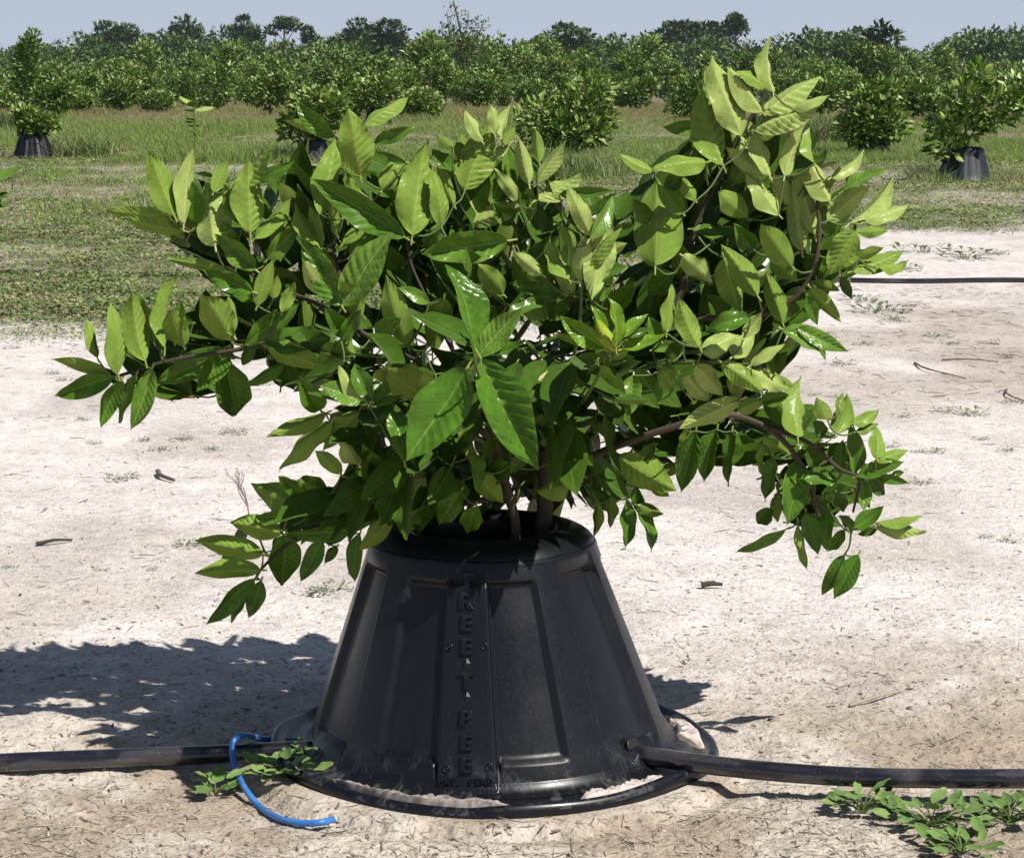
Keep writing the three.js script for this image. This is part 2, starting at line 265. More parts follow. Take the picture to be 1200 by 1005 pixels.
// ───────────────────────── pipes and blue tube ─────────────────────────
const pipeRough = tex(256, 64, (x, y) => { const k = 70 + 90 * vnoise(x / 256 * 60, y / 64 * 6, 6); return [k, k, k]; }, false);
const dustMap = (r, g, b) => tex(64, 1024, (x, y) => { const s = vnoise(x / 64 * 8, y / 1024 * 90, 0), f = hash2(x, y), k = 0.10 * smooth(0.55, 0.9, s) + 0.06 * f * f + (f > 0.992 ? 0.4 : 0) + 0.22 * smooth(0.66, 0.8, vnoise(x / 64 * 5 + 9, y / 1024 * 30)); return [lerp(r, 168, k), lerp(g, 158, k), lerp(b, 148, k)]; }, true);
const pipeMat = new THREE.MeshPhysicalMaterial({ map: dustMap(30, 30, 38), roughness: 0.36, roughnessMap: pipeRough, clearcoat: 0.5, clearcoatRoughness: 0.16, specularIntensity: 1 });
{
  const up = (px, py, h) => { const p = P(px, py, groundDepth(py) * (1 - h / EYE)); return p; };
  const left = [[-260, 908], [-120, 902], [0, 893], [120, 888], [270, 882], [372, 877]].map(([x, y]) => up(x, y + 1, 0.004));
  const right = [[742, 884], [830, 896], [920, 905], [1000, 910], [1100, 912], [1200, 912], [1330, 910], [1480, 908]].map(([x, y]) => up(x, y, 0.022));
  const mid = left[left.length - 1].clone().lerp(right[0], 0.5).add(V(0, 0, -0.02));
  const t = part('irrigation_pipe', taperTube([...left, mid, ...right], 0.0158, 0.0152, 220, 20), pipeMat, scene);
  tag(t, 'thick black plastic irrigation pipe running through the foot of the big black cone', 'pipe');
  const tubePts = [[400, 868, 3.75], [350, 868, 3.74], [318, 867, 3.73], [300, 864, 3.70], [290, 861.5, 3.67], [281, 862, 3.645], [274.5, 867, 3.63], [272, 878, 3.62], [274, 894, 3.60], [280, 911, 3.55], [289, 927, 3.49], [300, 941], [314, 952], [334, 961], [357, 964.5], [376, 963.5], [390, 960]].map(([x, y, dep]) => { if (dep) return P(x, y, dep); const q = G(x, y); const l = P(x, y, groundDepth(y) * (1 - (groundY(q.x, q.z) + 0.0065) / EYE)); return l; });
  const blue = new THREE.MeshPhysicalMaterial({ map: dustMap(52, 122, 206), roughness: 0.45, clearcoat: 0.3, clearcoatRoughness: 0.3 });
  const bt = thing('water_tube', 'thin bright blue plastic tube looped over the black pipe beside the cone', 'tube');
  part('tube_wall', taperTube(tubePts, 0.0052, 0.0052, 120, 12), blue, bt);
  const e = tubePts[tubePts.length - 1], q = tubePts[tubePts.length - 2], dir = e.clone().sub(q).normalize();
  part('tube_end', taperTube([e.clone().addScaledVector(dir, -0.001), e.clone().addScaledVector(dir, 0.004), e.clone().addScaledVector(dir, 0.008)], 0.0042, 0.0030, 4, 10), new THREE.MeshStandardMaterial({ color: new THREE.Color().setRGB(0.55, 0.68, 0.8), roughness: 0.5 }), bt);
  const hz = []; for (let i = -3; i <= 40; i++) { const px = -200 + i * 42, py = lerp(321.5, 331.5, clamp((px + 100) / 1400)) + 0.5 * Math.sin(i * 1.1), d = groundDepth(py); const p = P(px, py, d); p.y = groundY(p.x, p.z) + 0.014; hz.push(p); }
  tag(part('irrigation_hose', taperTube(hz, 0.0135, 0.0135, 200, 10), pipeMat, scene), 'thin black irrigation hose lying across the ground behind the big tree', 'hose');
}

// ───────────────────────── the citrus tree in the cone ─────────────────────────
// leaf map: left half is the upper face, right half the lower face; v runs from base to tip
function veinField(s, t) { const a = Math.abs(s), k = (t - 0.42 * a * 0.5) * 10.5 + (s > 0 ? 0.18 : 0), f = Math.abs(k - Math.round(k)); return { side: smooth(0.10, 0.0, f) * (1 - a) ** 0.5, mid: smooth(0.055, 0.012, a), tilt: k }; }
const leafMaps = [0, 1, 2].map((kind) => { const R = rng(60 + kind), spots = []; for (let k = 0; k < [5, 18, 44][kind]; k++) spots.push([R(), R(), 0.004 + 0.018 * R() * R(), R()]);
  return tex(512, 512, (x, y) => {
    const under = x >= 256, s = ((x % 256) + 0.5) / 128 - 1, t = (y + 0.5) / 512, { side, mid } = veinField(s, t);
    const n = fbm(s * 3 + (under ? 40 : 0) + kind * 9, t * 8, 3), fine = hash2(x, y), edge = smooth(0.82, 1, Math.abs(s)) * smooth(0.45, 0.7, fbm(s * 2 + kind * 30, t * 5, 3)) * kind * 0.35;
    let c;
    if (!under) c = [0.098, 0.24, 0.010].map((v, i) => lerp(v * (0.62 + 0.74 * n), [0.27, 0.40, 0.06][i], Math.max(0.8 * mid, 0.3 * side)));
    else c = [0.285, 0.435, 0.065].map((v, i) => lerp(v * (0.82 + 0.36 * n), [0.48, 0.54, 0.13][i], Math.max(0.75 * mid, 0.22 * side)));
    let sp = edge; for (const [a, b, r, w] of spots) { const d = Math.hypot((s * 0.5 + 0.5 - a) * 0.45, t - b); if (d < r) sp = Math.max(sp, 0.85 * w); }
    return c.map((v, i) => Math.pow(clamp(lerp(v, [0.26, 0.19, 0.07][i], sp) * (0.95 + 0.1 * fine)), 1 / 2.2) * 255);
  }, true, false); });
const coatMap = tex(64, 8, (x) => { const k = x < 32 ? 255 : 60; return [k, k, k]; }, false, false);
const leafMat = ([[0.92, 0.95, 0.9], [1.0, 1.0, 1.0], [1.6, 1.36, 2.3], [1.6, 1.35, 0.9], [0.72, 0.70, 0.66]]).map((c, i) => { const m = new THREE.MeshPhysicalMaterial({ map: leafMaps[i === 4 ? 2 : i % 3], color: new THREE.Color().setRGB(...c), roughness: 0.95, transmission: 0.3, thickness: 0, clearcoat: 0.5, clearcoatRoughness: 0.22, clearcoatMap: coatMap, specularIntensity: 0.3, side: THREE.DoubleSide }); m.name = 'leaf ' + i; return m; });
// a leaf: base at the origin, tip at y = L, upper face towards +z; a closed blade of two skins with a petiole
function leafGeo(L, W, o, nl, nw) {
  const R = rng(o.seed), pos = [], uv = [], idx = [], ph = R() * 6, skew = (R() - 0.5) * 0.1, veins = 8 + R() * 2, tear = R();
  const at = (t, s, side) => {
    const e = Math.pow(t, 0.72) * Math.pow(1 - t, 1.0) * 3.2 * (1 + 0.06 * Math.sin(t * 9 + ph) * s), tip = smooth(0.86, 1, t);
    const hw = W / 2 * (e * (1 - 0.35 * tip) + 0.012), x = s * hw, a = Math.abs(s);
    let z = o.fold * a * hw - o.arch * L * (4 * t * (1 - t)) + o.wave * W * a * a * Math.sin(t * 13 + ph * 2 + (s > 0 ? 2.1 : 0));
    const k = (t - 0.21 * a) * veins + (s > 0 ? 0.3 : 0); z += o.pucker * W * (Math.abs(Math.sin(k * Math.PI)) - 0.5) * a * (1 - a * a) * 2.2 * smooth(0, 0.12, t) * smooth(1, 0.85, t);
    z -= 0.012 * W * Math.exp(-((s / 0.07) ** 2)) * (1 - t);
    const tw = o.twist * (t - 0.3), X = x * Math.cos(tw) - z * Math.sin(tw), Z = x * Math.sin(tw) + z * Math.cos(tw);
    return [X + skew * L * 4 * t * (1 - t) * 0.5, t * L, Z + o.curl * L * t * t * (t - 1) + side * 0.00025];
  };
  for (const side of [1, -1]) { const b0 = pos.length / 3;
    for (let i = 0; i <= nl; i++) for (let j = 0; j <= nw; j++) { const t = i / nl, s = j / nw * 2 - 1; pos.push(...at(t, s, side)); uv.push((side > 0 ? 0.0 : 0.5) + 0.004 + 0.492 * (j / nw), 0.004 + 0.992 * t); }
    for (let i = 0; i < nl; i++) for (let j = 0; j < nw; j++) { const a = b0 + i * (nw + 1) + j, b = a + nw + 1; side > 0 ? idx.push(a, a + 1, b, a + 1, b + 1, b) : idx.push(a, b, a + 1, a + 1, b, b + 1); } }
  if (o.stalk) { const b0 = pos.length / 3, r = 0.0016; for (const [y, z] of [[0.012 * L, 0], [-o.stalk, -0.15 * o.stalk]]) for (let k = 0; k < 4; k++) { const a = k * Math.PI / 2; pos.push(r * Math.cos(a), y, z + r * Math.sin(a)); uv.push(0.75, 0.02); } for (let k = 0; k < 4; k++) { const a = b0 + k, b = b0 + (k + 1) % 4; idx.push(a, b, a + 4, b, b + 4, a + 4); } }
  return geoOf(pos, idx, uv);
}
const citrus = thing('citrus_tree', 'bushy young citrus tree with large glossy leaves growing out of the big black cone', 'tree', TREE.clone());
const bark = new THREE.MeshStandardMaterial({ color: new THREE.Color().setRGB(0.075, 0.058, 0.04), roughness: 0.9, bumpMap: tex(128, 256, (x, y) => { const k = 255 * fbm(x / 9, y / 40, 4); return [k, k, k]; }, false), bumpScale: 0.002 });
const greenBark = new THREE.MeshStandardMaterial({ color: new THREE.Color().setRGB(0.10, 0.15, 0.035), roughness: 0.6 });
const nodes = [];                                                    // where twigs may start
{
  const B = [['trunk', 0.015, 0.011, bark, [[636, 690, 3.76], [637, 612, 3.76], [640, 560, 3.75], [650, 500, 3.74]]],
    ['trunk', 0.009, 0.007, bark, [[600, 690, 3.70], [604, 615, 3.69], [590, 560, 3.67], [575, 500, 3.62]]],
    ['branch', 0.0074, 0.0037, bark, [[640, 570, 3.75], [700, 532, 3.70], [780, 503, 3.66], [850, 486, 3.65], [905, 505, 3.66], [940, 545, 3.66], [960, 605, 3.66]]],
    ['branch', 0.0067, 0.0030, bark, [[650, 505, 3.74], [700, 450, 3.72], [760, 400, 3.72], [800, 335, 3.72], [815, 265, 3.72], [848, 200, 3.72], [872, 150, 3.73], [900, 110, 3.73]]],
    ['branch', 0.0052, 0.0026, bark, [[780, 370, 3.72], [830, 372, 3.70], [880, 372, 3.69], [930, 350, 3.68], [955, 310, 3.68], [960, 260, 3.69], [955, 215, 3.7]]],
    ['branch', 0.0044, 0.0022, greenBark, [[690, 465, 3.71], [760, 430, 3.6], [830, 424, 3.56], [890, 428, 3.54]]],
    ['branch', 0.0059, 0.0026, bark, [[582, 520, 3.63], [520, 470, 3.58], [440, 432, 3.60], [380, 412, 3.62], [310, 405, 3.64], [265, 412, 3.64], [200, 422, 3.65], [140, 440, 3.66]]],
    ['branch', 0.0059, 0.0022, bark, [[600, 580, 3.68], [540, 590, 3.66], [470, 600, 3.66], [410, 600, 3.66], [360, 622, 3.66], [312, 660, 3.66], [300, 675, 3.66]]],
    ['branch', 0.0052, 0.0022, bark, [[560, 495, 3.65], [500, 430, 3.68], [440, 400, 3.70], [380, 360, 3.70], [310, 330, 3.72], [250, 290, 3.72], [210, 262, 3.72]]],
    ['branch', 0.0044, 0.0022, bark, [[575, 505, 3.68], [540, 430, 3.66], [500, 350, 3.66], [482, 310, 3.66], [476, 275, 3.66]]],
    ['branch', 0.0044, 0.0022, bark, [[610, 520, 3.72], [580, 420, 3.76], [560, 320, 3.80], [553, 250, 3.80], [555, 190, 3.80]]],
    ['branch', 0.0044, 0.0022, bark, [[640, 510, 3.74], [645, 420, 3.78], [625, 320, 3.79], [624, 260, 3.79], [628, 215, 3.79]]],
    ['branch', 0.0037, 0.0022, greenBark, [[650, 520, 3.66], [670, 430, 3.55], [680, 370, 3.52], [682, 325, 3.52]]],
    ['branch', 0.0037, 0.0022, greenBark, [[660, 500, 3.66], [690, 460, 3.45], [706, 430, 3.40], [718, 400, 3.38]]],
    ['branch', 0.0037, 0.0022, greenBark, [[600, 520, 3.66], [575, 470, 3.40], [558, 430, 3.30], [556, 415, 3.29]]],
    ['branch', 0.0044, 0.0022, bark, [[900, 500, 3.66], [950, 520, 3.64], [985, 550, 3.63], [1006, 560, 3.63], [1000, 600, 3.64]]],
    ['branch', 0.0037, 0.0022, bark, [[420, 395, 3.70], [405, 350, 3.70], [390, 290, 3.72], [380, 250, 3.73]]],
    ['branch', 0.0044, 0.0022, bark, [[640, 540, 3.80], [600, 440, 3.95], [520, 350, 4.05], [440, 290, 4.1]]],
    ['branch', 0.0044, 0.0022, bark, [[645, 540, 3.80], [700, 440, 3.98], [780, 360, 4.06], [880, 300, 4.1]]]];
  for (const [name, r0, r1, mat, pts] of B) {
    const p = pts.map((q) => P(...q).sub(TREE)), cv = new THREE.CatmullRomCurve3(p);
    part(name, taperTube(p, r0, r1, 28, name === 'trunk' ? 12 : 8, 0.25), mat, citrus);
    for (let i = 2; i <= 26; i++) nodes.push(cv.getPointAt(i / 26));
  }
}
// leaves read off the photograph: base x, y, tip x, y, width (pixels), which face shows (1 lower, 0 upper), how fully the sun strikes it (0..3)
const leafSpots = [];
function shoot(tint, depth, list) { list.forEach((l, i) => leafSpots.push({ l, tint, depth: depth + i * 0.0035 })); }
shoot(1, 3.66, [[204,253,174,176,34,1,2],[215,262,226,174,22,1,2],[252,288,240,212,42,1,2],[293,273,292,186,38,1,2],[298,280,342,230,18,1,2],[299,316,251,274,28,0,0],[194,252,120,246,17,1,0],[214,270,140,251,22,1,0],[270,320,194,303,15,1,0],[268,222,320,163,20,1,1],[300,212,345,189,16,0,1],[313,304,353,264,22,0,1],[250,225,267,186,18,1,2],[285,262,262,215,24,0,0],[325,300,330,250,18,1,1],[232,262,225,212,26,0,0],[275,300,262,262,24,1,0]]);
shoot(1, 3.62, [[138,438,129,353,26,1,2],[170,423,155,340,31,1,2],[114,420,101,372,13,1,3],[193,408,211,321,20,1,2],[130,440,59,421,18,1,0],[132,442,63,464,26,0,1],[142,446,118,501,22,0,1],[159,440,140,496,17,0,0],[178,432,153,503,26,0,1],[262,408,181,450,32,0,1],[267,410,230,459,28,0,2],[264,420,274,487,46,0,0],[180,400,165,345,22,0,0],[215,405,198,362,34,1,0],[226,378,198,372,12,0,2],[188,410,186,350,20,0,1],[205,400,213,352,26,0,0]]);
shoot(1, 3.60, [[274,394,246,354,14,0,2],[274,390,267,345,14,1,2],[270,398,236,345,42,1,0],[296,342,238,316,24,0,1],[301,358,320,304,20,1,1],[320,350,325,322,14,1,2],[330,366,345,330,16,1,1],[286,404,351,354,26,0,1],[310,400,393,396,32,0,2],[314,406,380,432,32,1,0],[334,426,285,452,16,0,0],[335,425,345,456,24,0,0],[300,352,262,325,20,0,1],[296,402,284,428,14,0,0],[345,420,385,445,22,0,0]]);
shoot(1, 3.56, [[400,358,353,276,34,0,1],[402,358,460,272,42,0,1],[400,400,423,362,20,0,0],[400,396,418,425,24,1,1],[374,345,355,305,22,1,0],[410,395,380,360,24,0,0],[478,404,452,322,34,1,0],[503,355,466,337,16,0,2],[425,370,400,330,30,1,0],[405,420,395,450,20,0,0],[392,402,372,432,22,1,0],[440,395,470,372,26,0,0]]);
shoot(1, 3.63, [[474,278,363,208,36,0,1],[483,276,501,163,46,1,2],[422,206,408,126,42,1,1],[392,160,346,119,24,0,0],[388,154,332,141,16,1,0],[426,147,480,113,18,1,3],[438,168,487,148,17,0,1],[374,250,393,162,32,1,3],[517,266,506,196,22,1,2],[448,222,474,184,26,1,2],[476,190,440,177,10,0,0],[530,172,511,157,14,1,3],[532,202,506,176,18,0,3],[532,240,512,190,16,1,1],[372,287,346,238,20,1,3],[402,286,436,256,15,1,2],[402,256,420,236,20,1,3],[395,275,384,232,18,1,0],[376,290,362,240,16,1,0],[420,250,408,205,20,1,1],[445,268,420,232,24,0,0],[410,300,440,262,18,0,1],[500,290,520,260,22,0,0],[470,312,440,282,26,0,0],[430,305,455,285,20,1,1]]);
shoot(2, 3.70, [[545,222,577,145,44,1,2],[565,166,544,129,15,1,3],[580,158,575,122,15,1,2],[587,160,598,122,12,1,3],[540,188,541,155,17,1,3],[590,170,604,148,12,1,3],[568,182,600,165,12,1,3],[620,216,608,161,20,1,1],[632,190,627,150,16,1,1],[629,214,663,163,19,1,1],[630,234,683,198,24,1,2],[609,238,578,196,17,1,1],[620,258,620,216,19,1,1],[552,262,616,240,26,1,1],[616,280,668,248,16,0,3],[558,250,540,200,16,1,2],[575,240,590,185,22,0,1],[600,225,590,165,20,0,2],[550,190,522,172,14,1,2],[560,245,568,205,20,1,1],[600,262,575,235,24,0,0],[640,255,660,230,16,0,1],[540,255,528,222,16,1,2]]);
shoot(2, 3.50, [[691,280,718,228,19,0,3],[692,276,665,216,23,1,1],[680,274,668,250,14,0,2],[655,228,720,223,14,0,1],[667,328,645,276,22,1,3],[680,330,686,273,22,1,1],[686,318,728,267,19,1,1],[674,290,658,264,15,1,1],[714,258,694,352,36,1,2],[636,322,600,293,18,1,1],[683,330,736,311,14,0,2],[715,336,677,333,8,0,2],[659,344,596,332,20,0,2],[638,353,589,376,16,0,3],[705,330,700,285,20,1,2],[672,345,650,310,20,1,1],[690,350,720,330,20,0,1],[660,352,655,372,18,0,1],[648,330,620,308,22,0,0],[700,300,735,285,16,1,1],[640,372,610,350,26,0,0],[715,275,745,262,16,0,1]]);
shoot(1, 3.34, [[564,421,631,551,54,0,2],[546,432,476,540,60,0,2],[557,416,522,310,32,0,3],[560,418,612,360,30,0,1],[562,416,616,399,14,0,2],[556,424,533,433,11,0,2],[474,541,461,480,32,0,3]]);
shoot(1, 3.58, [[596,282,493,298,38,0,1],[520,350,510,417,36,1,0],[768,312,770,204,60,1,2],[828,190,764,198,25,1,3],[766,200,725,180,14,1,3],[800,250,770,215,24,0,0],[760,260,742,232,22,0,0],[780,225,800,200,20,0,1],[815,235,795,205,16,1,2],[560,330,545,290,30,0,0],[590,345,560,310,30,1,0],[540,300,530,330,26,0,0],[720,360,745,330,26,0,0],[790,320,760,345,30,0,0],[800,300,835,330,26,1,0]]);
shoot(2, 3.64, [[848,194,824,99,36,1,3],[868,160,834,63,34,1,2],[893,131,852,78,22,1,3],[906,108,904,43,19,1,2],[897,102,862,84,16,1,3],[895,132,962,89,26,1,3],[930,128,973,111,14,1,2],[884,152,961,125,29,1,2],[902,206,879,142,20,1,3],[913,252,874,202,24,1,3],[900,207,850,172,22,1,1],[920,206,945,144,21,1,2],[955,192,949,148,12,1,3],[972,236,940,180,26,1,3],[974,208,1012,175,16,1,3],[988,224,1041,197,14,0,2],[970,258,1020,218,28,1,1],[996,262,1048,203,20,1,2],[1012,257,1066,239,18,1,3],[940,294,928,215,26,1,1],[955,275,938,195,24,1,1],[995,218,1000,190,10,1,2],[945,212,930,182,20,1,2],[820,148,776,148,20,0,0],[872,185,858,140,24,1,2],[860,215,880,180,22,1,1],[925,240,905,200,22,1,1],[890,240,862,225,26,0,0],[975,275,960,235,20,0,1],[846,145,828,76,20,1,2],[890,165,912,140,18,1,2],[935,235,960,200,18,1,1]]);
shoot(1, 3.64, [[888,347,845,286,29,1,1],[848,302,867,367,32,1,1],[928,312,892,262,34,1,0],[1003,270,972,322,36,1,1],[999,318,1060,294,22,1,3],[1030,314,1065,305,15,1,3],[1005,302,1036,290,13,1,1],[1005,272,1042,268,14,1,2],[950,337,986,378,20,1,0],[946,346,958,381,15,0,1],[917,378,897,318,24,1,1],[920,345,945,340,18,0,1],[985,325,998,350,12,0,2],[955,330,984,340,14,1,0],[925,350,928,372,20,0,0],[876,255,842,224,28,1,1],[812,268,872,270,16,0,3],[985,300,960,330,26,0,0],[960,300,945,325,24,0,0],[880,290,860,262,26,0,0],[905,300,935,330,26,1,0],[870,340,900,318,20,1,0],[990,325,1010,308,12,0,2],[830,330,815,300,24,1,0],[850,370,830,345,24,0,0]]);
shoot(3, 3.36, [[722,408,709,345,15,0,2],[727,396,760,368,14,0,3],[735,397,762,384,10,0,3],[730,408,782,390,17,0,3],[722,412,698,372,17,1,2],[716,420,738,396,22,1,1],[708,408,656,370,25,0,1],[682,402,648,391,9,0,1],[712,388,692,357,12,0,2],[702,428,726,456,13,0,2],[708,428,744,418,10,0,2],[702,428,688,438,9,0,2],[718,404,728,362,12,0,3],[700,420,676,418,16,0,1]]);
shoot(2, 3.50, [[781,390,788,333,18,1,2],[820,407,795,348,26,1,2],[880,372,827,388,22,0,2],[872,395,892,366,18,1,1],[742,440,735,488,26,0,2],[822,414,866,392,26,1,3],[858,418,886,390,24,1,3],[846,425,895,461,24,1,2],[880,433,926,455,22,1,3],[880,428,920,403,14,1,2],[908,438,897,412,9,0,0],[785,425,802,460,10,0,1],[815,428,848,464,26,1,1],[858,438,868,466,22,1,1],[868,468,796,502,26,1,1],[864,482,895,468,18,1,1],[918,386,968,420,24,0,3],[935,384,994,412,20,0,2],[800,400,780,425,20,0,0],[775,400,760,370,18,0,1],[790,455,770,420,26,0,0],[770,470,745,430,30,0,0],[830,470,800,440,26,1,0],[905,440,932,452,18,1,3],[890,470,925,462,18,0,1],[765,410,798,402,14,0,2]]);
shoot(0, 3.71, [[815,505,798,577,30,0,0],[840,503,825,565,26,0,0],[858,505,854,570,16,0,0],[724,535,793,575,40,1,1],[750,540,768,518,16,0,0],[772,556,800,543,16,1,1],[747,592,778,602,16,1,2],[735,585,733,641,18,0,2],[745,592,763,647,14,0,3],[808,502,797,525,14,1,1],[700,590,696,628,14,1,0],[716,580,715,618,16,1,0],[762,570,785,581,12,1,1],[864,508,895,548,22,0,1],[690,570,705,600,24,0,0],[745,570,752,605,16,0,0],[725,560,710,596,26,1,0]]);
shoot(0, 3.58, [[470,570,440,612,32,0,0],[500,575,478,622,30,0,0],[540,575,515,615,30,0,0],[480,560,520,590,34,1,0],[560,555,590,590,30,1,0],[440,585,418,620,26,0,0],[520,545,480,560,32,0,0],[600,545,560,565,30,0,0],[680,545,650,575,28,0,0],[640,545,690,560,26,0,0],[450,560,480,600,28,1,0],[530,560,540,600,26,0,1]]);
shoot(1, 3.60, [[935,512,938,441,29,1,3],[970,492,957,465,20,1,3],[980,508,993,461,26,1,2],[985,482,988,460,12,1,3],[1000,496,1031,479,16,1,3],[1003,506,1030,496,10,1,3],[1028,537,1027,500,19,1,3],[1026,540,1065,527,15,1,3],[1005,558,1060,541,20,0,2],[1025,557,1066,566,12,0,1],[1045,556,1060,553,8,0,2],[966,510,950,493,18,0,2],[983,561,935,562,18,0,3],[1002,555,994,495,20,0,2],[985,555,988,515,18,0,0],[1004,550,1009,510,10,0,3],[1010,560,1012,599,17,0,3],[1018,560,1036,580,18,0,1],[935,536,942,517,14,0,3],[936,538,922,616,32,0,2],[952,560,928,600,26,0,0],[905,535,896,588,20,0,0],[905,595,888,613,20,0,1],[910,580,912,612,14,1,2],[895,520,899,562,6,1,2],[925,532,890,512,14,1,0],[921,620,862,647,14,0,0],[935,612,946,668,10,1,1],[945,600,959,650,22,0,1],[970,595,969,645,20,0,0],[990,620,969,646,16,0,0],[998,622,982,604,14,0,3],[1000,620,1036,593,20,0,2],[1030,612,1081,604,13,1,3],[1028,618,1086,623,19,1,2],[990,650,963,697,20,0,0],[1006,650,977,702,24,0,1],[1028,620,1005,626,10,0,1],[922,482,905,456,22,1,3],[920,498,893,460,16,0,0],[960,545,940,520,20,0,0],[978,575,990,600,18,0,0],[955,580,975,610,20,0,0],[990,520,970,540,20,0,0],[1000,575,1020,595,14,0,0]]);
shoot(2, 3.45, [[432,474,397,428,22,1,3],[432,470,374,452,26,0,3],[435,468,415,428,24,0,2],[435,474,488,436,27,0,2],[436,447,455,432,12,0,3]]);
shoot(1, 3.52, [[375,480,350,440,30,0,0],[382,484,318,508,19,1,3],[375,489,312,512,16,1,0],[388,494,328,550,22,1,1],[420,482,378,528,24,1,1],[400,556,369,528,20,1,0],[420,545,400,512,28,1,0],[440,560,425,520,30,0,0],[557,530,562,574,16,0,3],[578,514,568,540,16,0,2],[575,513,600,516,10,0,2],[568,496,588,504,8,0,1],[670,502,654,514,12,0,2],[655,520,672,540,16,0,2],[668,570,628,575,26,1,1],[615,530,598,555,16,0,1],[558,592,548,625,26,0,1],[450,575,440,540,30,0,0],[470,590,500,560,30,1,0]]);
shoot(0, 3.62, [[344,592,294,566,36,1,1],[357,582,326,558,20,0,0],[384,578,348,562,22,1,1],[338,604,299,604,15,0,0],[330,625,269,612,29,1,1],[308,650,227,633,27,1,1],[305,668,228,672,24,1,1],[298,678,241,732,22,0,1],[292,695,271,730,11,0,1],[306,680,291,724,20,0,1],[335,626,329,686,38,0,1],[412,622,338,625,21,0,0],[378,632,352,682,22,0,1],[420,566,400,615,38,1,0],[422,625,416,682,20,0,0],[395,640,380,660,12,0,0],[410,600,385,640,26,0,0]]);
